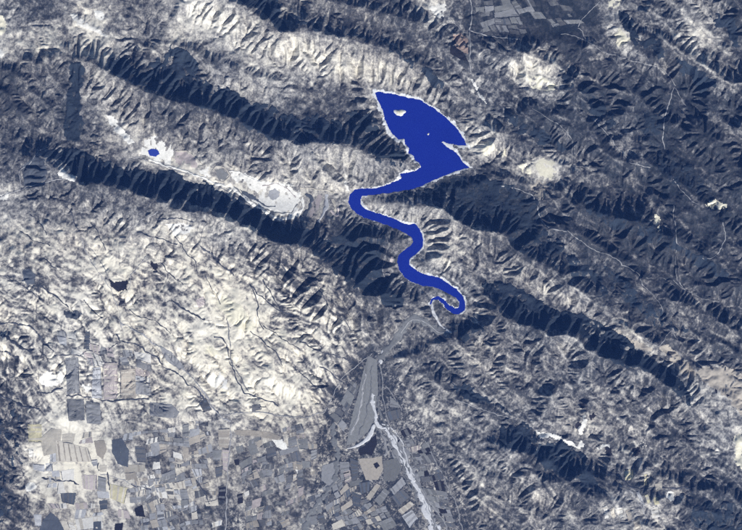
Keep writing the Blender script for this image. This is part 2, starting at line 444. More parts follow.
sw = smooth(VV, 205, 290) * (1 - smooth(UU, 330, 400))
mott = fbm(UU, VV, 3.6, 470, 2); mott2 = smooth(fbm(*rot(UU, VV, 72, 1.8, 1.0), 5, 480, 2), .42, .58)
farm = np.clip(np.maximum(fields_sw * 1.3, np.maximum(fields_ne, flat_fan * .5)), 0, 1)
bare = bare + farm * (0.28 * (mott - .5) + 0.20 * (mott2 - .5))
wu, wv = UU + 6 * (fbm(UU, VV, 44, 471, 2) - .5) * 2, VV + 6 * (fbm(UU, VV, 30, 472, 2) - .5) * 2
sn1 = fbm(*rot(wu, wv, 58, 5.0, 1.0), 3.0, 474, 3, .7); sn2 = fbm(*rot(wu, wv, 28, 5.0, 1.0), 3.0, 476, 3, .7)
wmix = smooth(fbm(UU, VV, 60, 478, 2), .4, .6)
flowline = sn1 * wmix + sn2 * (1 - wmix)
bare = bare + sw * (1 - .7 * farm) * (0.24 * (smooth(flowline, .38, .62) - .5) + 0.30 * (flowline - .5) + 0.14 * (crisp - .5) - 0.05) - 0.13 * farm * smooth(UU, 85, 140)
# relief contrast painted in: paler divides, and bright ridge lines along the eastern strike
crest = blur((ACC < 1.5).astype(np.float32), 1); crest = np.clip((crest - blur(crest, 40)) * 2.2, -1, 1)
su_, sv_ = rot(UU + 6 * (fbm(UU, VV, 34, 473, 2) - .5) * 2, VV + 6 * (fbm(UU, VV, 34, 475, 2) - .5) * 2, 38, 6.0, 1.0)
ridge_line = smooth(fbm(su_, sv_, 9, 481, 3, .6, True), .66, .84)
ea = np.clip(smooth(UU, 400, 480) + .35 * (1 - sw), 0, 1) * (1 - farm)
bare = bare + ea * (0.06 * crest + 0.17 * ridge_line - 0.03) + sw * (1 - farm) * 0.08 * crest - 0.02 * sw
def blob(u, v, ru, rv, deg=0):
    a, b_ = rot(UU - u, VV - v, deg)
    return np.exp(-((a / ru) ** 2 + (b_ / rv) ** 2))
for bu, bv, ru, rv, dg, am in [(500,205,60,26,20,-.14),(600,245,70,30,28,-.10),(560,285,50,20,30,.02),(660,190,60,50,0,-.08),(580,320,70,14,26,-.10),(690,25,40,24,20,.24),(615,35,18,24,0,.12),(540,74,30,18,35,.24),
     (480,130,22,16,30,.12),(705,75,30,10,28,.18),(630,150,26,14,30,.14),(715,400,24,24,30,.18),(625,338,40,7,26,.24),(738,455,7,24,0,.14),(370,70,60,14,15,.12),(240,30,60,20,20,.10),(60,30,60,24,0,.10),(250,125,90,14,22,-.10),
     (330,165,30,14,15,.06),(430,225,30,20,30,.05),(300,270,40,24,35,-.12),(350,300,30,20,35,-.08),(235,320,40,44,30,.14),(270,390,60,20,10,.10),(115,255,40,30,30,.04),(60,360,40,20,0,-.05),(140,360,40,24,0,-.07),(60,450,30,40,0,.10),
     (520,400,60,40,20,.02),(660,480,50,16,0,.02),(620,505,22,12,0,.05),(545,168,20,13,0,.22),(487,148,14,10,0,.14),(230,184,60,9,20,.10),(25,120,30,40,0,-.04),(520,15,50,16,0,-.06),(420,30,30,16,20,-.05),(600,505,50,14,20,-.05),(700,480,40,30,20,-.06)]:
    bare = bare + am * blob(bu, bv, ru, rv, dg)
bare = bare + wild * (0.075 * rill + 0.045 * beds + 0.06 * scrub) + 0.04 * (crisp - .5) + 0.05 * (patch - .5) - 0.05 * east - 0.10 * (1 - sw) + 0.03 * sw
hue = np.clip(fbm(UU, VV, 45, 520, 4, 0.6) + 0.3 * sw, 0, 1)
lA = np.log10(ACC * (DX * U) ** 2)
bed = smooth(lA, 5.6, 6.6)
bare = bare + bed * (1 - sw) * 0.10 * smooth(patch, .35, .6) - sw * (1 - .7 * farm) * 0.30 * smooth(lA, 4.5, 5.3) - 0.13 * flat_fan
bare = np.clip(bare, 0, 1)

# ------------------------------------------------------------------ materials
def new_mat(name):
    m = bpy.data.materials.new(name); m.use_nodes = True
    b = m.node_tree.nodes['Principled BSDF']
    b.inputs['Roughness'].default_value = 0.95
    b.inputs['Specular IOR Level'].default_value = 0.1
    return m, m.node_tree, b
def N(nt, t, **kw):
    n = nt.nodes.new(t)
    for k, v in kw.items(): setattr(n, k, v)
    return n
def ramp(nt, stops):
    r = N(nt, 'ShaderNodeValToRGB')
    e = r.color_ramp.elements
    while len(e) < len(stops): e.new(0.5)
    for k, (p, c) in enumerate(stops):
        e[k].position = p; e[k].color = (*c, 1)
    return r
def noise_node(nt, scale, detail=4, rough=0.6, coord='Object'):
    tc = N(nt, 'ShaderNodeTexCoord'); n = N(nt, 'ShaderNodeTexNoise')
    n.inputs['Scale'].default_value = scale; n.inputs['Detail'].default_value = detail; n.inputs['Roughness'].default_value = rough
    nt.links.new(tc.outputs[coord], n.inputs['Vector'])
    return n
def math_node(nt, op, a, b):
    m = N(nt, 'ShaderNodeMath', operation=op)
    for k, x in enumerate((a, b)):
        if isinstance(x, (int, float)): m.inputs[k].default_value = x
        else: nt.links.new(x, m.inputs[k])
    return m.outputs[0]

SOIL = [(0.0, (0.021,0.028,0.036)), (0.28, (0.056,0.062,0.071)), (0.42, (0.134,0.138,0.142)), (0.60, (0.310,0.308,0.296)), (0.76, (0.55,0.537,0.485)), (1.0, (0.77,0.745,0.655))]
SOILW = [(0.0, (0.023,0.028,0.034)), (0.28, (0.065,0.065,0.068)), (0.42, (0.157,0.149,0.140)), (0.60, (0.350,0.326,0.28)), (0.76, (0.585,0.543,0.44)), (1.0, (0.78,0.73,0.58))]
GM, gnt, gb = new_mat('ground_soil')
at = N(gnt, 'ShaderNodeVertexColor', layer_name='cover')
sep = N(gnt, 'ShaderNodeSeparateColor'); gnt.links.new(at.outputs[0], sep.inputs[0])
nn = noise_node(gnt, 0.012, 6, 0.85)
v0 = math_node(gnt, 'ADD', sep.outputs[0], math_node(gnt, 'MULTIPLY', math_node(gnt, 'SUBTRACT', nn.outputs['Fac'], 0.5), 0.5))
nf = noise_node(gnt, 0.019, 3, 0.6)
mr = N(gnt, 'ShaderNodeMapRange'); gnt.links.new(nf.outputs['Fac'], mr.inputs['Value'])
for k_, v_ in (('From Min', 0.44), ('From Max', 0.56), ('To Min', -0.06), ('To Max', 0.05)): mr.inputs[k_].default_value = v_
v0 = math_node(gnt, 'ADD', v0, mr.outputs[0])
r1 = ramp(gnt, SOIL); r2 = ramp(gnt, SOILW)
gnt.links.new(v0, r1.inputs[0]); gnt.links.new(v0, r2.inputs[0])
mx = N(gnt, 'ShaderNodeMix', data_type='RGBA')
gnt.links.new(sep.outputs[1], mx.inputs[0]); gnt.links.new(r1.outputs[0], mx.inputs[6]); gnt.links.new(r2.outputs[0], mx.inputs[7])
gnt.links.new(mx.outputs[2], gb.inputs['Base Color'])

MATS = {}
def tone(name, c, var=0.25, scale=0.01, spread=0.22):
    """plain soil, crop or canopy colour broken up by noise; each object a little different"""
    if name in MATS: return MATS[name]
    m, nt, b = new_mat(name)
    n = noise_node(nt, scale * 1.6, 6, 0.75)
    oi = N(nt, 'ShaderNodeObjectInfo')
    k = math_node(nt, 'ADD', math_node(nt, 'MULTIPLY', math_node(nt, 'SUBTRACT', n.outputs['Fac'], 0.5), var * 4), 1.0)
    k = math_node(nt, 'MULTIPLY', k, math_node(nt, 'ADD', math_node(nt, 'MULTIPLY', oi.outputs['Random'], spread * 2), 1.0 - spread))
    vm = N(nt, 'ShaderNodeVectorMath', operation='SCALE'); vm.inputs[0].default_value = c
    nt.links.new(k, vm.inputs['Scale']); nt.links.new(vm.outputs[0], b.inputs['Base Color'])
    MATS[name] = m
    return m
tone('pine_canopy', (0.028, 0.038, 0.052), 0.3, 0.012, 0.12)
tone('white_clay', (0.74, 0.725, 0.65), 0.30, 0.01, 0.08)
tone('cream_clay', (0.68, 0.645, 0.50), 0.26, 0.01, 0.10)
tone('shore_silt', (0.66, 0.67, 0.65), 0.3, 0.02, 0.05)
tone('track_dust', (0.29, 0.29, 0.285), 0.3, 0.006, 0.25)
tone('gravel_grey', (0.16, 0.165, 0.165), 0.3, 0.01, 0.05)
tone('white_gravel', (0.54, 0.545, 0.54), 0.30, 0.01, 0.05)
tone('reed_dark', (0.06, 0.066, 0.08), 0.2, 0.01, 0.1)
tone('tan_crop', (0.33, 0.30, 0.25), 0.22, 0.008)
tone('beige_crop', (0.46, 0.43, 0.36), 0.22, 0.008)
tone('white_crop', (0.58, 0.565, 0.51), 0.22, 0.008, 0.1)
tone('lavender_crop', (0.23, 0.233, 0.233), 0.22, 0.008)
tone('pale_lavender_crop', (0.36, 0.365, 0.365), 0.22, 0.008)
tone('purple_crop', (0.115, 0.117, 0.12), 0.22, 0.008)
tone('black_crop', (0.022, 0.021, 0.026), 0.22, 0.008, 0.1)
tone('blue_crop', (0.09, 0.102, 0.12), 0.22, 0.008)
tone('grey_crop', (0.175, 0.178, 0.172), 0.22, 0.008)
tone('pink_crop', (0.40, 0.355, 0.335), 0.22, 0.008)
tone('yellow_crop', (0.54, 0.50, 0.33), 0.22, 0.008)
tone('orange_soil', (0.30, 0.225, 0.185), 0.10, 0.008, 0.05)

def water_mat(name, c):
    m, nt, b = new_mat(name)
    n = noise_node(nt, 0.0012, 3, 0.5)
    k = math_node(nt, 'ADD', math_node(nt, 'MULTIPLY', math_node(nt, 'SUBTRACT', n.outputs['Fac'], 0.5), 0.25), 1.0)
    vm = N(nt, 'ShaderNodeVectorMath', operation='SCALE'); vm.inputs[0].default_value = c
    nt.links.new(k, vm.inputs['Scale']); nt.links.new(vm.outputs[0], b.inputs['Base Color'])
    b.inputs['Roughness'].default_value = 0.25; b.inputs['Specular IOR Level'].default_value = 0.3
    bp = N(nt, 'ShaderNodeBump'); bp.inputs['Strength'].default_value = 0.15; bp.inputs['Distance'].default_value = 1.0
    n2 = noise_node(nt, 0.03, 3, 0.6); nt.links.new(n2.outputs['Fac'], bp.inputs['Height']); nt.links.new(bp.outputs[0], b.inputs['Normal'])
    return m
WATER = water_mat('reservoir_water', (0.008, 0.02, 0.24))
POND = water_mat('pond_water', (0.03, 0.05, 0.30))

# ------------------------------------------------------------------ mesh helpers
def mesh_obj(name, verts, faces, mat, smooth_=True, parent=None):
    me = bpy.data.meshes.new(name)
    verts = np.asarray(verts, np.float32)
    faces = np.asarray(faces, np.int32)
    me.vertices.add(len(verts)); me.vertices.foreach_set('co', verts.ravel())
    k = faces.shape[1]
    me.loops.add(faces.size); me.loops.foreach_set('vertex_index', faces.ravel())
    me.polygons.add(len(faces)); me.polygons.foreach_set('loop_start', np.arange(0, faces.size, k, dtype=np.int32))
    me.update(calc_edges=True); me.validate()
    me.polygons.foreach_set('use_smooth', np.full(len(me.polygons), smooth_))
    me.materials.append(mat)
    o = bpy.data.objects.new(name, me); COL.objects.link(o)
    if parent: o.parent = parent
    return o
def centre(o):
    """move the object's origin to the middle of its own ground"""
    me = o.data; n = len(me.vertices)
    co = np.empty(n * 3, np.float32); me.vertices.foreach_get('co', co); co = co.reshape(-1, 3)
    c = co.mean(0); c[2] = co[:, 2].min()
    me.vertices.foreach_set('co', (co - c).ravel()); o.location = c.tolist(); me.update()
    return o
def tag(o, label=None, cat=None, group=None, kind=None):
    if label: o['label'] = label
    if cat: o['category'] = cat
    if group: o['group'] = group
    if kind: o['kind'] = kind
    return o

# ------------------------------------------------------------------ the ground, one sheet
def stretch(inner, step, n, far):
    g = np.cumsum(np.geomspace(step * 1.3, far, n))
    return np.concatenate([inner[0] - g[::-1], inner, inner[-1] + g])
PADN = 34
ue = stretch(us, DX, PADN, 120); ve = stretch(vs, DX, PADN, 120)
HE = np.pad(h, PADN, mode='edge'); CE = np.pad(bare, PADN, mode='edge'); HU = np.pad(hue, PADN, mode='edge')
UE, VE = np.meshgrid(ue, ve)
out = np.maximum(np.maximum(-MARG - UE, UE - 742 - MARG), np.maximum(-MARG - VE, VE - 530 - MARG))
k = smooth(out, 0, 250)
far_h = 380 + 420 * (fbm(UE, VE, 60, 600, 3) - .5)
HE = HE * (1 - k) + far_h * k + smooth(out, 0, 40) * (1 - k) * 160 * (fbm(UE, VE, 22, 620, 3) - .5)
CE = CE * (1 - smooth(out, 0, 60)) + smooth(out, 0, 60) * (0.25 + 0.5 * fbm(UE, VE, 14, 640, 4, .6))
ny, nx = HE.shape
V = np.stack([wx(UE), wy(VE), HE], -1).reshape(-1, 3)
idx = np.arange(ny * nx).reshape(ny, nx)
F = np.stack([idx[1:, :-1], idx[1:, 1:], idx[:-1, 1:], idx[:-1, :-1]], -1).reshape(-1, 4)
ground = mesh_obj('ground', V, F, GM)
ca = ground.data.color_attributes.new('cover', 'FLOAT_COLOR', 'POINT')
cc = np.stack([CE, HU, np.zeros_like(CE), np.ones_like(CE)], -1).astype(np.float32)
ca.data.foreach_set('color', cc.ravel())
tag(ground, kind='structure')
print('ground', len(V), round(time.time() - T0, 1))

# ------------------------------------------------------------------ air between the ground and the high camera
def haze_box():
    hw, hd = float(wx(ue[-1])) + 800, float(wy(ve[0])) + 800
    z0, z1 = float(HE.min()) - 30, ALT + 500
    V = [(x, y, z) for z in (z0, z1) for x, y in ((-hw, -hd), (hw, -hd), (hw, hd), (-hw, hd))]
    Fq = [(3, 2, 1, 0), (4, 5, 6, 7), (0, 1, 5, 4), (1, 2, 6, 5), (2, 3, 7, 6), (3, 0, 4, 7)]
    m = bpy.data.materials.new('air'); m.use_nodes = True; t = m.node_tree; t.nodes.clear()
    o_ = t.nodes.new('ShaderNodeOutputMaterial'); p_ = t.nodes.new('ShaderNodeVolumePrincipled')
    p_.inputs['Color'].default_value = HAZE_COL; p_.inputs['Density'].default_value = HAZE_DENS; p_.inputs['Anisotropy'].default_value = 0.0
    t.links.new(p_.outputs[0], o_.inputs['Volume'])
    o = mesh_obj('haze', V, Fq, m, False)
    tag(o, kind='stuff')
haze_box()

# ------------------------------------------------------------------ sheets lying on the relief
def sheet(name, mask, mat, lift, rough_amp=0.0, edge_drop=0.4, seed=1):
    """the ground cells inside mask as their own thin bed, edges sunk into the ground"""
    jj, ii = np.nonzero(mask)
    if len(jj) < 8: return None
    j0, j1 = max(0, jj.min() - 1), min(NY, jj.max() + 3); i0, i1 = max(0, ii.min() - 1), min(NX, ii.max() + 3)
    m = mask[j0:j1, i0:i1]
    cell = m[:-1, :-1] & m[1:, :-1] & m[:-1, 1:] & m[1:, 1:]
    if cell.sum() < 4: return None
    P = np.pad(cell, 1)
    cnt = P[:-1, :-1].astype(int) + P[1:, :-1] + P[:-1, 1:] + P[1:, 1:]     # cells round each vertex
    used = cnt > 0; edge = used & (cnt < 4)
    r = np.random.RandomState(seed)
    z = h[j0:j1, i0:i1] + lift + rough_amp * r.rand(*m.shape)
    z = np.where(edge, h[j0:j1, i0:i1] + edge_drop, z)
    jit = 0.28 * DX
    u = UU[j0:j1, i0:i1] + np.where(edge, (r.rand(*m.shape) - .5) * 2 * jit, 0); v = VV[j0:j1, i0:i1] + np.where(edge, (r.rand(*m.shape) - .5) * 2 * jit, 0)
    ids = np.full(m.shape, -1); ids[used] = np.arange(used.sum())
    V = np.stack([wx(u[used]), wy(v[used]), z[used]], -1)
    cj, ci = np.nonzero(cell)
    F = np.stack([ids[cj + 1, ci], ids[cj + 1, ci + 1], ids[cj, ci + 1], ids[cj, ci]], -1)
    return centre(mesh_obj(name, V, F, mat))
def pmask(poly, ragged=2.0, cell=6, seed=1, holes=0.0):
    m = np.zeros(UU.shape, bool)
    s = window(poly, 6)
    if s[0].stop <= s[0].start or s[1].stop <= s[1].start: return m
    u, v = UU[s], VV[s]
    du = ragged * 2 * (fbm(u, v, cell, 700 + seed, 3, .6) - .5) * 2; dv = ragged * 2 * (fbm(u, v, cell, 750 + seed, 3, .6) - .5) * 2
    k = inside(poly, u + du, v + dv)
    if holes: k &= (0.5 + 0.12 * scrub[s] + 0.09 * rill[s] + 0.3 * (fbm(u, v, 14, 800 + seed, 2) - .5)) > holes - 0.06
    m[s] = k
    return m

# ------------------------------------------------------------------ water and its shore
s = window(RES, 4)
wm = np.zeros(UU.shape, bool); wm[s] = sdw[s] < 1.3
jj, ii = np.nonzero(wm)
def flat_sheet(name, mask, z, mat):
    jj, ii = np.nonzero(mask); j0, j1, i0, i1 = jj.min(), jj.max() + 2, ii.min(), ii.max() + 2
    m = mask[j0:j1, i0:i1]; cell = m[:-1, :-1] & m[1:, :-1] & m[:-1, 1:] & m[1:, 1:]
    P = np.pad(cell, 1); used = (P[:-1, :-1] | P[1:, :-1] | P[:-1, 1:] | P[1:, 1:])
    ids = np.full(m.shape, -1); ids[used] = np.arange(used.sum())
    V = np.stack([wx(UU[j0:j1, i0:i1][used]), wy(VV[j0:j1, i0:i1][used]), np.full(used.sum(), z)], -1)
    cj, ci = np.nonzero(cell)
    F = np.stack([ids[cj + 1, ci], ids[cj + 1, ci + 1], ids[cj, ci + 1], ids[cj, ci]], -1)
    return centre(mesh_obj(name, V, F, mat))
res_o = flat_sheet('water', wm, WL, WATER)
tag(res_o, 'deep blue reservoir with a winding river arm leaving its south end', None, None, 'structure')
# pale drawdown shore: wide on the gentle west and east banks, thin or broken on the shaded south banks
shore_w = np.zeros(UU.shape, np.float32)
SH = [([(374,90),(383,112),(388,128),(398,138)],4.2),([(374,90),(395,93),(413,97),(434,107),(449,119)],2.6),([(449,119),(460,133),(467,147)],3.2),([(467,147),(455,145),(441,142)],2.2),([(441,142),(459,156),(471,168)],2.6),
      ([(471,168),(455,172),(440,178),(425,185)],2.6),([(404,139),(413,156),(421,167),(400,174)],2.3),([(402,177),(386,184.5),(366,188)],1.9),([(361,197),(366,209),(384,215),(409,225)],2.2),([(417,224),(424,240),(419,252),(410,258),(412,267)],2.3),
      ([(412,267),(430,275),(450,283),(464,298),(466,311)],2.2),([(350,207),(364,218),(380,223)],1.0),([(429,300),(431,306)],2.0),([(399,272),(420,286),(440,290)],0.8),([(459,303),(452,309),(444,302)],1.4)]
for pts, wd in SH:
    q = window(pts, 14); d, _, _ = line_dist(pts, UU[q], VV[q])
    shore_w[q] = np.maximum(shore_w[q], wd * smooth(d, 8, 4))
sm = (sdw > -0.9) & (sdw < shore_w * (0.05 + 1.55 * fbm(UU, VV, 4, 860, 2)))
sh_o = sheet('shore', sm, MATS['shore_silt'], 2.0, 1.0, 0.6)
tag(sh_o, 'chalky white strip of bare shore around the blue reservoir', None, None, 'structure')

def island(u, v, ru, rv, hh, label, seed):
    ring = 26; rs = 6; V = []; F = []
    r = random.Random(seed)
    ph = [r.uniform(0, 6.28) for _ in range(4)]
    for k in range(rs + 1):
        t = k / rs
        for a in range(ring):
            th = 2 * math.pi * a / ring
            rad = 1 + 0.16 * math.sin(2 * th + ph[0]) + 0.13 * math.sin(3 * th + ph[1]) + 0.09 * math.sin(5 * th + ph[2])
            q = (1.25 - 1.2 * t) * rad
            z = WL - 12 + (hh + 12) * math.sin(t * math.pi / 2) + (r.uniform(-4, 4) if 0 < k < rs else 0) * hh / 30
            V.append((wx(u + ru * q * math.cos(th)), wy(v + rv * q * math.sin(th)), z))
    for k in range(rs):
        for a in range(ring):
            b_ = (a + 1) % ring
            F.append((k * ring + a, (k + 1) * ring + a, (k + 1) * ring + b_, k * ring + b_))
    
    
    o = bpy.data.objects.new('island', None); COL.objects.link(o); o.location = (wx(u), wy(v), WL)
    V = [(x - o.location.x, y - o.location.y, z - WL) for x, y, z in V]
    nb = ring * 3
    mesh_obj('beach', V[:ring * 4], F[:nb], MATS['shore_silt'], True, o)
    mesh_obj('hilltop', V[ring * 3:], [tuple(i_ - ring * 3 for i_ in f_) for f_ in F[nb:]], MATS['cream_clay'], True, o)
    tag(o, label, 'island')
    return o
island(399.8, 112.5, 4.6, 3.4, 38, 'larger pale bare island near the north end of the blue reservoir', 3)
island(428.3, 134, 1.2, 1.1, 12, 'tiny grey islet alone in the middle of the blue reservoir', 5)

# ------------------------------------------------------------------ woods on the shaded slopes; their dark sheets also paint in slope shade
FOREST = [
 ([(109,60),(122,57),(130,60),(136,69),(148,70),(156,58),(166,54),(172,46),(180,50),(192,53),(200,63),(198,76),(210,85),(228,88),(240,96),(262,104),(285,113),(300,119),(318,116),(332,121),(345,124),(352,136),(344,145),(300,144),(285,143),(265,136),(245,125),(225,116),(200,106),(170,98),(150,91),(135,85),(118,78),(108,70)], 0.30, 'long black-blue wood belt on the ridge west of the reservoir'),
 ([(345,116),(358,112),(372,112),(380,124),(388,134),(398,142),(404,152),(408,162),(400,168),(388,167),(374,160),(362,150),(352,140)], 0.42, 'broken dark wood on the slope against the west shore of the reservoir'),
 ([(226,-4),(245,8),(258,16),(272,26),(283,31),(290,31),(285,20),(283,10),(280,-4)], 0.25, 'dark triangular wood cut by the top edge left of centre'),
 ([(300,22),(300,28),(320,33),(345,37),(365,43),(385,49),(397,57),(407,66),(418,72),(428,81),(438,92),(444,92),(440,78),(430,66),(415,60),(400,52),(385,40),(360,36),(330,28)], 0.45, 'thin dark wood and painted slope shade along the crest north of the reservoir'),
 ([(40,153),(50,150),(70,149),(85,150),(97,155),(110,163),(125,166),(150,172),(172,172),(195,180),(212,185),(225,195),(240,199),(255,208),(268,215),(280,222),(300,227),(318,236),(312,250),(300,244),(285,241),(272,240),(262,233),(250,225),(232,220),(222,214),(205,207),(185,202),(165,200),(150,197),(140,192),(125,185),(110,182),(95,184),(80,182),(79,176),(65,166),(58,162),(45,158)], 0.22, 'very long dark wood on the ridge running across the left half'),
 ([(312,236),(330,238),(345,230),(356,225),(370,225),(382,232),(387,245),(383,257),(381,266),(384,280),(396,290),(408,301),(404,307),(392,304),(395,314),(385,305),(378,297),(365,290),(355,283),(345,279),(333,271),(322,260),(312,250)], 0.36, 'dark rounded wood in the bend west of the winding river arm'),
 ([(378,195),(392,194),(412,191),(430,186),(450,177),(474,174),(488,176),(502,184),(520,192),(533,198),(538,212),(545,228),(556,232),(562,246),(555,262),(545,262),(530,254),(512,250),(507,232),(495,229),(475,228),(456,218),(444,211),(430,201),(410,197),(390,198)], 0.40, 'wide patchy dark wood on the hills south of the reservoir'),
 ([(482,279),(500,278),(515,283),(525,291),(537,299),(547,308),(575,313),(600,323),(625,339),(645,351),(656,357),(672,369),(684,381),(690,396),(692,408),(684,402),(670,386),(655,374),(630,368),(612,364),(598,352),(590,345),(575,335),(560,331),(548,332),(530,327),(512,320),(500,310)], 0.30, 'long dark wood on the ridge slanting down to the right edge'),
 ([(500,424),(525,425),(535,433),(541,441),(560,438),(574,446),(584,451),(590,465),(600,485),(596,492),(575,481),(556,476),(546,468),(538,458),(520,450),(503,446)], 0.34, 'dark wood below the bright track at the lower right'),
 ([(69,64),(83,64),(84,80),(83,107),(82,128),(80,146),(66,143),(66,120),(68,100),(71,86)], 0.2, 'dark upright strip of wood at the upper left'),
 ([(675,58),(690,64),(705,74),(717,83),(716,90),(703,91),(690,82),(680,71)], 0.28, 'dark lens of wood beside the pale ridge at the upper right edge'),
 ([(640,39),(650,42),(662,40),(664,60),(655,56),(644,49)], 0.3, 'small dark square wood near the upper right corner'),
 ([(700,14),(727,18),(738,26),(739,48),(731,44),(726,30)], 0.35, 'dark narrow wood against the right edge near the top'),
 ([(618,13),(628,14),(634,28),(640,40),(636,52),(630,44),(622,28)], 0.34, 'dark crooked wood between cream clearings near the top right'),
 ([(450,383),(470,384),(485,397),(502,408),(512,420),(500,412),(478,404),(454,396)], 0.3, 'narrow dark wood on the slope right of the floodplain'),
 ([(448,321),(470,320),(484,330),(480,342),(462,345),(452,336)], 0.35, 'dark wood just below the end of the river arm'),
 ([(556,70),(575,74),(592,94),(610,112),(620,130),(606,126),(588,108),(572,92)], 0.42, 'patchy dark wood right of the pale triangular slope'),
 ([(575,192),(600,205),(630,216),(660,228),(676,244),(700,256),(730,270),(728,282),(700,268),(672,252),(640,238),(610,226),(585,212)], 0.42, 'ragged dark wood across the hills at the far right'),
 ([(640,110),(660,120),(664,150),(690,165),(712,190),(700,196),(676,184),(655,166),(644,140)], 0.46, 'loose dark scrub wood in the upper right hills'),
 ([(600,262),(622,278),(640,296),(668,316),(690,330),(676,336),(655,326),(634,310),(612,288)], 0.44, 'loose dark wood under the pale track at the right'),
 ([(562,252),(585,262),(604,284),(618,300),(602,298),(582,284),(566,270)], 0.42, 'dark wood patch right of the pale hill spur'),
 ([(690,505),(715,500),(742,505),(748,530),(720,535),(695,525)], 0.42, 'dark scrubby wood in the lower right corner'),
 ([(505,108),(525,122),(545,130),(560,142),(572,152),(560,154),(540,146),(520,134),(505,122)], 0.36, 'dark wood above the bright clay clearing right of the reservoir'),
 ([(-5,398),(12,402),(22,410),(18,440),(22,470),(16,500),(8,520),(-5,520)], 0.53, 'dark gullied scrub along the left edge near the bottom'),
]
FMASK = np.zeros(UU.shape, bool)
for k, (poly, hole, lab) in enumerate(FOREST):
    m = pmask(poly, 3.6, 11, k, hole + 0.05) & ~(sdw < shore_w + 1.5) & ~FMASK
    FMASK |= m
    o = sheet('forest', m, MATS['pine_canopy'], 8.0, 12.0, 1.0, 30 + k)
    if o: tag(o, lab, 'forest', 'dark woods on the shaded slopes', 'stuff')

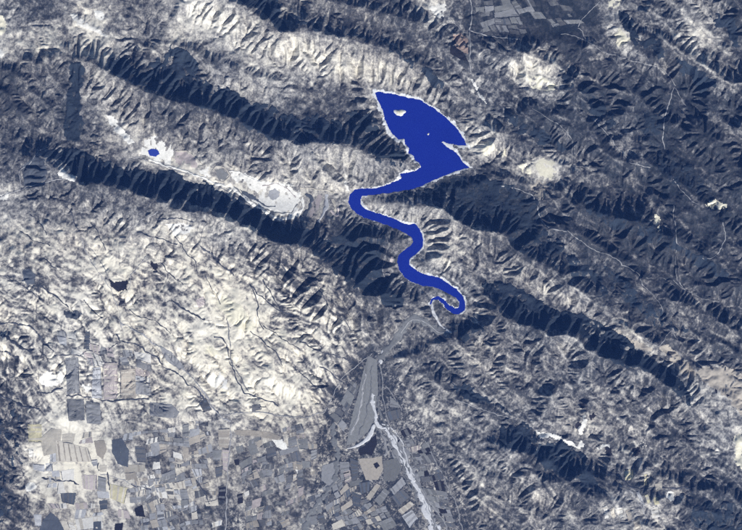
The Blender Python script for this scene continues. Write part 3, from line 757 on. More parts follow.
# ------------------------------------------------------------------ bare clay, pits and gravel
PATCH = [
 ('clay_pit', [(143,146),(147,136),(160,139),(172,143),(174,150),(171,166),(160,162),(146,157),(139,153)], 'white_clay', 'white clay pit holding the small blue pond'),
 ('clay_pit', [(200,168),(212,168),(210,181),(199,177)], 'white_clay', 'small square white clay pit north of the long dark wood'),
 ('clay_pit', [(228,171),(245,172),(258,179),(275,182),(292,184),(300,190),(304,203),(300,214),(290,219),(276,216),(264,209),(252,203),(244,196),(260,200),(262,193),(246,186),(232,180)], 'white_clay', 'large white oval quarry left of the reservoir'),
 ('clay_pit', [(176,150),(186,149),(198,158),(200,168),(190,168),(180,166),(174,160)], 'pink_crop', 'grey-pink worked ground right of the blue pond pit'),
 ('bare_ground', [(62,165),(70,172),(78,176),(76,181),(64,180),(58,175)], 'white_clay', 'white bare patch notched into the dark ridge at the left'),
 ('bare_ground', [(-4,195),(8,192),(9,199),(-2,204)], 'white_clay', 'white bare patch cut by the left edge'),
 ('bare_ground', [(535,163),(545,159),(553,162),(556,172),(550,180),(540,179),(533,172)], 'cream_clay', 'brightest cream clearing right of the reservoir'),
 ('bare_ground', [(516,165),(526,163),(533,170),(531,178),(520,173)], 'cream_clay', 'cream clearing touching the brightest one on its left'),
 ('bare_ground', [(530,183),(550,181),(552,189),(544,200),(535,198)], 'tan_crop', 'tan wedge of bare ground below the brightest cream clearing'),
 ('bare_ground', [(480,146),(486,141),(493,140),(496,147),(488,156),(482,155)], 'cream_clay', 'yellowish clearing near the east tip of the reservoir'),
 ('bare_ground', [(500,150),(507,149),(508,156),(502,157)], 'cream_clay', 'small pale clearing between the reservoir tip and the brightest clearing'),
 ('bare_ground', [(703,206),(709,202),(715,199),(722,203),(728,204),(726,210),(712,210)], 'cream_clay', 'lone cream clearing in the dark hills near the right edge'),
 ('bare_ground', [(653,213),(658,216),(660,230),(656,232),(653,224)], 'cream_clay', 'narrow upright pale clearing in the right hills'),
 ('bare_ground', [(428,6),(444,3),(447,10),(440,20),(430,14)], 'white_clay', 'white clearing at the top edge right of centre'),
 ('bare_ground', [(606,2),(622,-2),(619,8),(608,10)], 'cream_clay', 'cream clearing cut by the top edge at the right'),
 ('bare_ground', [(613,36),(619,28),(626,36),(633,38),(631,45),(620,48),(614,44)], 'cream_clay', 'yellow cream clearing near the top right woods'),
 ('bare_ground', [(-4,14),(6,17),(8,30),(2,36),(-4,36)], 'cream_clay', 'yellowish bare patch cut by the left edge near the top'),
 ('bare_ground', [(-4,46),(4,49),(7,56),(-2,60)], 'white_clay', 'white bare patch at the left edge below the yellowish one'),
 ('bare_ground', [(69,12),(78,14),(92,26),(104,33),(110,39),(104,38),(88,30),(74,22)], 'white_clay', 'long slanting white scar in the upper left'),
 ('bare_ground', [(93,11),(106,14),(104,21),(96,19)], 'white_clay', 'small white scar above the long slanting one'),
 ('bare_ground', [(44,372),(54,367),(62,370),(66,378),(58,388),(46,387),(37,382)], 'white_clay', 'round white bare hill in the lower left'),
 ('bare_ground', [(80,386),(90,384),(93,388),(87,393)], 'white_clay', 'small white patch right of the round white hill'),
 ('bare_ground', [(272,437),(282,439),(288,448),(284,452),(277,448)], 'white_clay', 'white triangular patch among fields left of the floodplain'),
 ('bare_ground', [(293,455),(298,457),(300,466),(299,474),(294,467)], 'white_clay', 'small white upright patch beside the white triangular one'),
 ('bare_ground', [(24,486),(34,482),(40,489),(34,493),(27,491)], 'white_clay', 'white patch in the fields at the lower left edge'),
 ('clay_pit', [(595,447),(600,441),(609,441),(612,446),(605,446),(602,451)], 'white_clay', 'hook-shaped white quarry rim at the lower right'),
 ('bare_ground', [(536,430),(552,433),(566,437),(577,444),(584,440),(588,448),(580,450),(566,444),(550,439),(540,438)], 'white_clay', 'bright white streak above the dark wood at the lower right'),
 ('bare_ground', [(576,427),(581,420),(582,412),(586,420),(584,432),(580,437)], 'white_clay', 'bright forked scar between the two black pools at the lower right'),
 ('bare_ground', [(452,34),(463,33),(469,40),(469,58),(460,51),(455,46)], 'orange_soil', 'tan orange bare slope beside the crossroads at the top'),
 ('bare_ground', [(664,492),(673,490),(676,497),(671,503),(665,499)], 'white_clay', 'white patch right of the striped fields at the bottom right'),
 ('bare_ground', [(469,76),(474,78),(481,92),(488,106),(482,102),(474,90)], 'white_clay', 'white slanting gully fan below the crossroads'),
 ('bare_ground', [(215,300),(226,294),(240,304),(250,318),(258,330),(244,332),(228,322)], 'cream_clay', 'broad cream badland slope in the left centre'),
 ('bare_ground', [(206,345),(216,347),(222,352),(214,358),(206,354)], 'cream_clay', 'small cream patch left of the pale valley road'),
 ('bare_ground', [(203,375),(218,370),(228,378),(226,390),(212,388)], 'white_clay', 'white patch between the two valley roads'),
 ('bare_ground', [(165,224),(182,222),(196,226),(190,234),(176,236)], 'white_clay', 'white streak below the long dark ridge wood'),
 ('bare_ground', [(105,116),(112,116),(124,130),(136,142),(130,144),(116,134)], 'white_clay', 'white slanting scar left of the blue pond pit'),
 ('bare_ground', [(317,193),(322,196),(318,210),(312,218),(308,216),(312,204)], 'pink_crop', 'pale curved strip between the quarry and the river arm'),
 ('bare_ground', [(345,180),(348,186),(350,192),(345,192),(343,186)], 'white_clay', 'small white patch at the first river bend'),
 ('bare_ground', [(388,256),(393,252),(394,258),(391,264),(387,262)], 'pink_crop', 'pinkish bare patch left of the river bend'),
 ('bare_ground', [(722,366),(742,372),(748,400),(744,420),(728,400),(706,384),(694,372),(706,366)], 'tan_crop', 'olive tan plateau at the right edge'),
 ('bare_ground', [(596,321),(612,328),(632,339),(653,348),(652,353),(630,346),(608,335)], 'tan_crop', 'thin cream strip on the valley floor above the long slanting wood'),
 ('bare_ground', [(658,346),(668,343),(684,358),(696,370),(692,382),(680,372),(668,360)], 'tan_crop', 'cream ground at the head of the olive tan plateau'),
 ('bare_ground', [(732,436),(745,430),(745,474),(736,466)], 'cream_clay', 'yellowish bare ground against the right edge low down'),
 ('bare_ground', [(525,78),(535,74),(548,80),(560,86),(548,92),(534,90)], 'cream_clay', 'yellow pale heart of the triangular slope at the upper right'),
 ('bare_ground', [(155,190),(158,192),(157,194),(154,193)], 'white_clay', 'tiny white spot inside the long dark ridge wood'),
]
for k, (nm, poly, mt, lab) in enumerate(PATCH):
    m = pmask(poly, 3.0 if nm == 'clay_pit' or 'brightest' in lab else 1.8, 6, 60 + k, 0.40 if nm == 'clay_pit' or 'brightest' in lab else 0.32) & ~(sdw < 0.5)
    o = sheet(nm, m, MATS[mt], 1.5 + 0.15 * (k % 5), 1.0, 0.6, 90 + k)
    if o: tag(o, lab, None, None, 'structure')

def ringed(poly, step=1.0, jit=0.15, seed=0):
    r = random.Random(seed); P = []
    n = len(poly)
    for k in range(n):
        a, b_ = poly[k], poly[(k + 1) % n]
        L = max(1, int(math.hypot(b_[0] - a[0], b_[1] - a[1]) / step))
        for q in range(L):
            t = q / L
            P.append((a[0] + (b_[0] - a[0]) * t + (r.uniform(-jit, jit) if q else 0), a[1] + (b_[1] - a[1]) * t + (r.uniform(-jit, jit) if q else 0)))
    return P
def field(name, poly, mat, lift=2.5, seed=0, level=None):
    P = np.array(ringed(poly, 1.0, 0.30, seed)); c = P.mean(0); n = len(P)
    size = np.hypot(*(P - c).T).max(); rings = max(2, int(size / 1.3))
    V = []; F = []
    fr = [1.0] + [1 - (k / rings) for k in range(rings)] + [0.02]
    for k, q in enumerate(fr):
        p = c + (P - c) * max(q, 0.02)
        z = hz(p[:, 0], p[:, 1]) + (lift if k else -6.0)
        if level is not None: z = np.full(n, level + (0 if k else -8.0))
        V.append(np.stack([wx(p[:, 0]), wy(p[:, 1]), z], -1))
    V = np.concatenate(V)
    for k in range(len(fr) - 1):
        a = np.arange(n); b_ = (a + 1) % n
        F.append(np.stack([k * n + a, (k + 1) * n + a, (k + 1) * n + b_, k * n + b_], -1))
    F = np.concatenate(F)
    
    # image y runs south, so turn faces up by the polygon's winding
    ar = 0.5 * np.sum(P[:, 0] * np.roll(P[:, 1], -1) - np.roll(P[:, 0], -1) * P[:, 1])
    if ar > 0: pass
    else: F = F[:, ::-1]
    return centre(mesh_obj(name, V, F[:, ::-1], mat, False))

pond = field('pond', [(148,151),(152,149),(158,150),(160,154),(156,157),(150,156)], POND, 7.0, 1)
tag(pond, 'small bright blue pond in the white clay pit', None, None, 'structure')

# ------------------------------------------------------------------ roads, dry beds and stream lines
def ribbon(name, pts, wd, mat, lift=5.0, seed=0, wob=0.5, wvar=0.35, taper=0.0):
    r = np.random.RandomState(900 + seed)
    p = np.array(pts, float)
    L = np.concatenate([[0], np.cumsum(np.hypot(*np.diff(p, axis=0).T))])
    n = max(4, int(L[-1] / 0.7)); t = np.linspace(0, L[-1], n)
    # soft corners
    x = np.interp(t, L, p[:, 0]); y = np.interp(t, L, p[:, 1])
    ker = np.ones(7) / 7
    if n > 12:
        x = np.convolve(np.pad(x, 3, mode='edge'), ker, 'valid'); y = np.convolve(np.pad(y, 3, mode='edge'), ker, 'valid')
    nz = lambda c: np.interp(t, np.arange(0, L[-1] + 2 * c, c), r.rand(len(np.arange(0, L[-1] + 2 * c, c))) - .5)
    x = x + wob * (2.6 * nz(6.0) + 1.2 * nz(2.2)); y = y + wob * (2.6 * nz(6.0) + 1.2 * nz(2.2))
    dx = np.gradient(x); dy = np.gradient(y); l = np.hypot(dx, dy) + 1e-9
    nxn, nyn = -dy / l, dx / l
    half = wd / 2 * (1 + wvar * 2 * nz(2.5))
    if taper: half = half * np.interp(t / L[-1], [0, taper, 0.93, 1], [0.12, 1, 1, 0.2])
    V = []
    for q, dz in ((-1.0, -7), (-0.92, 0), (-.3, 0), (.3, 0), (0.92, 0), (1.0, -7)):
        u = x + nxn * half * q; v = y + nyn * half * q
        V.append(np.stack([wx(u), wy(v), hz(u, v) + lift + dz], -1))
    V = np.concatenate(V); F = []
    a = np.arange(n - 1)
    for k in range(5): F.append(np.stack([k * n + a, k * n + a + 1, (k + 1) * n + a + 1, (k + 1) * n + a], -1))
    return tag(centre(mesh_obj(name, V, np.concatenate(F)[:, ::-1], mat)), None, None, None, 'structure')
LIGHT = [
 ('road', 1.4, [(227,318),(229,330),(231,345),(231,358),(236,370),(243,382),(249,392)]),
 ('road', 1.5, [(118,320),(135,330),(150,340),(165,350),(180,365),(195,380),(205,393),(212,408),(222,418),(232,422)]),
 ('road', 1.2, [(232,424),(229,450),(227,480),(226,510),(225,535)]),
 ('road', 1.2, [(222,416),(240,413),(262,412),(285,416),(305,418),(325,411)]),
 ('track', 0.9, [(325,411),(335,390),(345,375),(360,362),(372,353)]),
 ('road', 1.1, [(469,-5),(472,15),(470,30),(469,60),(471,72)]),
 ('road', 0.9, [(446,14),(452,22),(463,32),(470,33)]),
 ('road', 0.9, [(470,30),(486,36),(500,38),(520,40)]),
 ('road', 1.1, [(560,35),(575,36),(588,42),(600,52),(618,57),(630,62),(650,65),(664,69),(672,80),(675,87)]),
 ('track', 0.9, [(578,27),(582,20),(590,12),(600,2)]),
 ('track', 0.9, [(578,27),(582,33),(588,42)]),
 ('track', 1.2, [(675,87),(670,98),(667,110),(663,125),(662,140),(664,150)]),
 ('track', 0.9, [(675,87),(680,97),(687,107)]),
 ('track', 1.0, [(-5,199),(12,193),(25,188),(45,183),(60,180),(76,175)]),
 ('track', 0.8, [(22,186),(20,172),(30,164),(40,152),(50,146)]),
 ('track', 0.7, [(86,176),(90,166),(97,156)]),
 ('road', 1.2, [(128,160),(138,157),(150,162),(172,169),(195,176),(212,183),(224,190),(238,198),(252,207),(268,214)]),
 ('track', 1.3, [(496,184),(520,190),(532,196),(537,206),(539,216),(545,226),(553,229),(566,231)]),
 ('track', 1.0, [(566,231),(580,242),(596,252),(610,256),(625,266),(640,276),(642,286)]),
 ('track', 0.8, [(642,284),(655,298),(662,310),(664,322)]),
 ('track', 0.7, [(645,279),(660,277),(675,286)]),
 ('track', 0.9, [(672,205),(674,225),(675,245),(674,262),(677,280),(684,288)]),
 ('track', 0.9, [(722,222),(724,240),(718,254),(710,259),(700,258)]),
 ('track', 0.8, [(672,180),(680,190),(690,200),(698,206)]),
 ('track', 0.9, [(342,198),(342,212),(350,222),(362,222),(376,226),(386,233),(389,246),(384,258),(382,268),(386,280)]),
 ('track', 0.9, [(385,385),(393,396),(403,411)]),
 ('road', 1.1, [(425,440),(432,453),(440,470),(447,484),(456,505),(463,532)]),
 ('track', 0.8, [(453,399),(475,407),(495,413),(512,419)]),
 ('road', 1.2, [(628,488),(638,502),(645,514),(652,530)]),
 ('track', 0.9, [(598,528),(622,523),(645,513)]),
 ('track', 0.9, [(592,440),(602,453),(614,466)]),
 ('track', 0.9, [(82,238),(86,250),(92,262),(103,278),(113,292),(120,312),(122,330)]),
 ('track', 0.9, [(84,240),(95,252),(104,266),(112,286)]),
 ('track', 0.9, [(128,230),(140,222),(150,217),(160,212)]),
 ('track', 0.8, [(128,293),(132,275),(142,262),(148,256)]),
 ('track', 0.8, [(200,244),(203,232),(207,222)]),
 ('track', 0.8, [(150,483),(155,492),(158,502),(166,515),(172,530)]),
 ('track', 0.8, [(100,474),(118,478),(130,484),(150,486)]),
 ('track', 0.7, [(585,280),(600,288),(618,294),(640,290)]),
 ('track', 0.8, [(592,118),(606,134),(618,150),(630,164),(650,168)]),
 ('track', 0.9, [(505,60),(515,72),(522,90)]),
 ('track', 0.9, [(530,108),(545,118),(560,126),(572,140),(572,158),(574,172)]),
 ('track', 0.8, [(560,165),(574,166),(590,168)]),
 ('track', 1.1, [(450,118),(465,124),(478,128),(490,134)]),
 ('track', 1.0, [(672,280),(685,290),(700,298),(720,302)]),
 ('track', 1.1, [(638,336),(650,342),(656,347),(668,334),(672,330),(676,338),(690,338),(700,340)]),
]
for k, (nm, wd, pts) in enumerate(LIGHT): ribbon(nm, pts, wd * (0.9 if nm == 'road' else 0.75), MATS['track_dust'], 4.0, k, 0.7, 0.6)
DARK = [
 (1.3, [(-5,324),(15,323),(30,327),(40,335),(48,345),(55,352)]), (2.4, [(-5,333),(12,339),(22,347),(33,352)]), (1.6, [(-5,351),(10,353),(20,357)]),
 (0.9, [(62,354),(80,355),(90,351),(105,350),(118,343)]), (1.1, [(117,334),(121,340),(135,343),(150,353),(158,359),(165,368),(178,373),(186,382),(195,388),(205,398),(213,409),(220,417)]),
 (1.0, [(65,396),(80,395),(98,399),(110,402),(130,399),(150,400)]), (1.2, [(38,393),(52,392),(62,388)]), (1.8, [(-5,394),(12,400),(25,406),(40,409)]),
 (1.0, [(215,337),(222,338),(228,346),(230,360),(236,378),(244,392),(255,397),(270,402),(280,407)]), (1.2, [(172,300),(185,309),(195,314),(205,320)]),
 (1.5, [(200,245),(215,257),(225,267),(235,276)]), (1.3, [(40,478),(58,480),(72,480),(80,485)]), (1.2, [(130,485),(142,487),(152,489)]),
 (1.3, [(592,464),(610,472),(630,485),(645,489),(665,487),(690,487),(705,482)]), (1.2, [(45,258),(52,264),(58,270)]), (1.2, [(40,285),(52,292),(62,300),(70,308)]),
 (1.0, [(155,220),(172,219),(188,220),(196,224)]), (1.0, [(138,232),(150,235),(165,240),(180,244)]), (0.9, [(250,285),(262,297),(272,306),(284,312)]),
 (0.8, [(250,284),(258,300),(258,318),(264,330)]), (0.9, [(263,280),(272,295),(281,310),(293,315)]), (0.7, [(175,236),(185,250),(195,262),(200,274)]), (0.8, [(300,340),(320,352),(335,355),(352,360)]),
 (0.9, [(320,366),(337,378),(344,384)]), (0.7, [(345,318),(350,330),(362,332)]), (0.8, [(250,330),(262,340),(275,352),(284,366)]), (0.7, [(262,325),(285,340),(300,350)]), (0.8, [(92,222),(100,236),(106,250)]),
 (0.7, [(20,230),(34,240),(52,246)]), (0.8, [(0,275),(16,280),(30,290),(44,300)]), (0.8, [(128,310),(140,316),(158,322),(172,334)]), (0.7, [(300,372),(312,384),(326,392)]), (0.7, [(280,262),(292,280),(300,296)]), (0.7, [(310,275),(322,292),(330,310)]),
 (0.7, [(30,214),(40,224),(48,236)]), (0.7, [(66,205),(74,216),(80,230)]), (0.9, [(85,300),(92,310),(104,318)]), (0.7, [(160,262),(172,276),(184,286)]), (0.7, [(204,276),(214,290),(220,304)]),
 (0.9, [(195,480),(205,492),(210,505)]), (0.9, [(98,462),(99,472)]), (1.0, [(108,472),(110,490)]),
]
for k, (wd, pts) in enumerate(DARK): ribbon('stream', pts, wd * 1.15, MATS['reed_dark'], 4.0, 60 + k, 0.9, 0.65)
# the dry river: white gravel braids down the floodplain
ribbon('river_bed', [(431,303),(433,311),(438,321),(444,329),(452,333)], 2.6, MATS['white_gravel'], 5.0, 90, 0.3)
ribbon('river_bed', GORGE, 7.0, MATS['gravel_grey'], 7.0, 99, 0.5, 0.5)
ribbon('river_bed', [(452,334),(446,332),(437,332),(430,326),(422,320),(412,319.5),(406,325),(401,334)], 0.8, MATS['track_dust'], 9.5, 100, 0.5, 0.5)
ribbon('river_bed', [(384,350),(382,357),(379,364)], 3.4, MATS['white_gravel'], 5.0, 91, 0.3)
ribbon('river_bed', [(379,362),(383,378),(382,392),(385,408),(388,424),(396,440)], 1.0, MATS['track_dust'], 5.0, 92)
ribbon('river_bed', [(376,418),(382,428),(393,438),(402,455),(411,472),(419,487),(427,505),(437,536)], 12.0, MATS['lavender_crop'], 3.0, 101, 0.8, 0.7, 0.25)
ribbon('river_bed', [(374,394),(373,404),(377,414),(376,424),(386,430),(392,438),(400,452),(408,470),(416,485),(422,500),(427,516),(434,536)], 3.8, MATS['white_gravel'], 5.2, 93, 1.1, 0.75)
ribbon('river_bed', [(398,448),(406,466),(414,482),(422,497),(430,512),(440,534)], 2.6, MATS['white_gravel'], 4.4, 94, 1.1, 0.8)
ribbon('river_bed', [(382,424),(394,430),(402,440),(405,452),(408,464),(414,476)], 1.0, MATS['white_gravel'], 5.0, 95, 0.8)
ribbon('river_bed', [(380,428),(384,440),(388,452),(384,456)], 2.2, MATS['track_dust'], 5.4, 96, 0.8)
ribbon('river_bed', [(420,488),(432,506),(444,520),(448,534)], 1.2, MATS['track_dust'], 5.5, 97, 0.8)
for kk, (pts_, w_, mt_) in enumerate([
 ([(378,395),(380,412),(386,426),(396,442),(404,458),(410,474)], 1.6, 'gravel_grey'), ([(372,418),(378,428),(388,440),(394,456),(402,472),(414,494),(422,514)], 1.0, 'gravel_grey'),
 ([(390,430),(398,436),(408,446),(412,458),(411,468)], 0.8, 'track_dust'), ([(414,478),(420,484),(428,500),(432,516),(438,532)], 1.0, 'gravel_grey'),
 ([(366,372),(362,395),(357,418),(350,436)], 1.6, 'track_dust'), ([(372,366),(370,392),(366,416),(358,436)], 1.2, 'gravel_grey'), ([(379,372),(379,400)], 1.6, 'purple_crop'),
 ([(332,424),(333,440),(338,452),(336,470),(334,484),(322,496),(310,512),(304,532)], 5.0, 'gravel_grey'), ([(400,455),(404,470),(412,486),(418,500)], 1.1, 'gravel_grey')]):
    ribbon('river_bed', pts_, w_, MATS[mt_], 5.8 + 0.2 * kk, 110 + kk, 0.9, 0.8)
for kk, (pts_, w_, mt_) in enumerate([
 ([(229,184),(240,194),(252,204),(266,212),(280,219),(294,218),(303,208),(303,197)], 2.6, 'white_clay'), ([(234,186),(246,198),(258,206),(270,211),(282,214),(293,212),(298,204)], 1.3, 'grey_crop'),
 ([(243,191),(256,200),(266,206),(276,207)], 1.5, 'blue_crop'), ([(262,186),(276,184),(290,190),(296,198)], 1.0, 'pink_crop'), ([(228,172),(240,173),(252,179),(262,184)], 1.2, 'white_clay'),
 ([(306,194),(312,198),(310,208),(304,218),(310,224)], 1.8, 'blue_crop'), ([(326,194),(327,206),(322,216),(318,223)], 2.0, 'pale_lavender_crop'), ([(332,198),(336,208),(333,220)], 1.4, 'beige_crop'),
 ([(330,210),(334,216),(338,214),(338,206)], 1.2, 'pink_crop'), ([(300,188),(312,189),(324,190),(334,193)], 1.0, 'beige_crop'), ([(148,160),(162,165),(178,169),(196,175),(208,181),(222,186),(232,190)], 1.1, 'white_clay'), ([(176,152),(188,152),(198,160),(206,166)], 0.9, 'beige_crop'), ([(212,172),(218,166),(226,168),(230,176),(224,183),(215,180)], 0.7, 'beige_crop')]):
    ribbon('quarry_bench', pts_, w_ * (1.5 if kk > 4 else 1.0), MATS[mt_], 4.0 + 0.3 * kk, 130 + kk, 0.6, 0.6)
ribbon('river_bed', [(346,448.5),(352,447.5),(358,446),(364,442),(369,437),(372,431),(374,424)], 4.2, MATS['white_gravel'], 5.6, 98, 0.2, 0.35, 0.6)

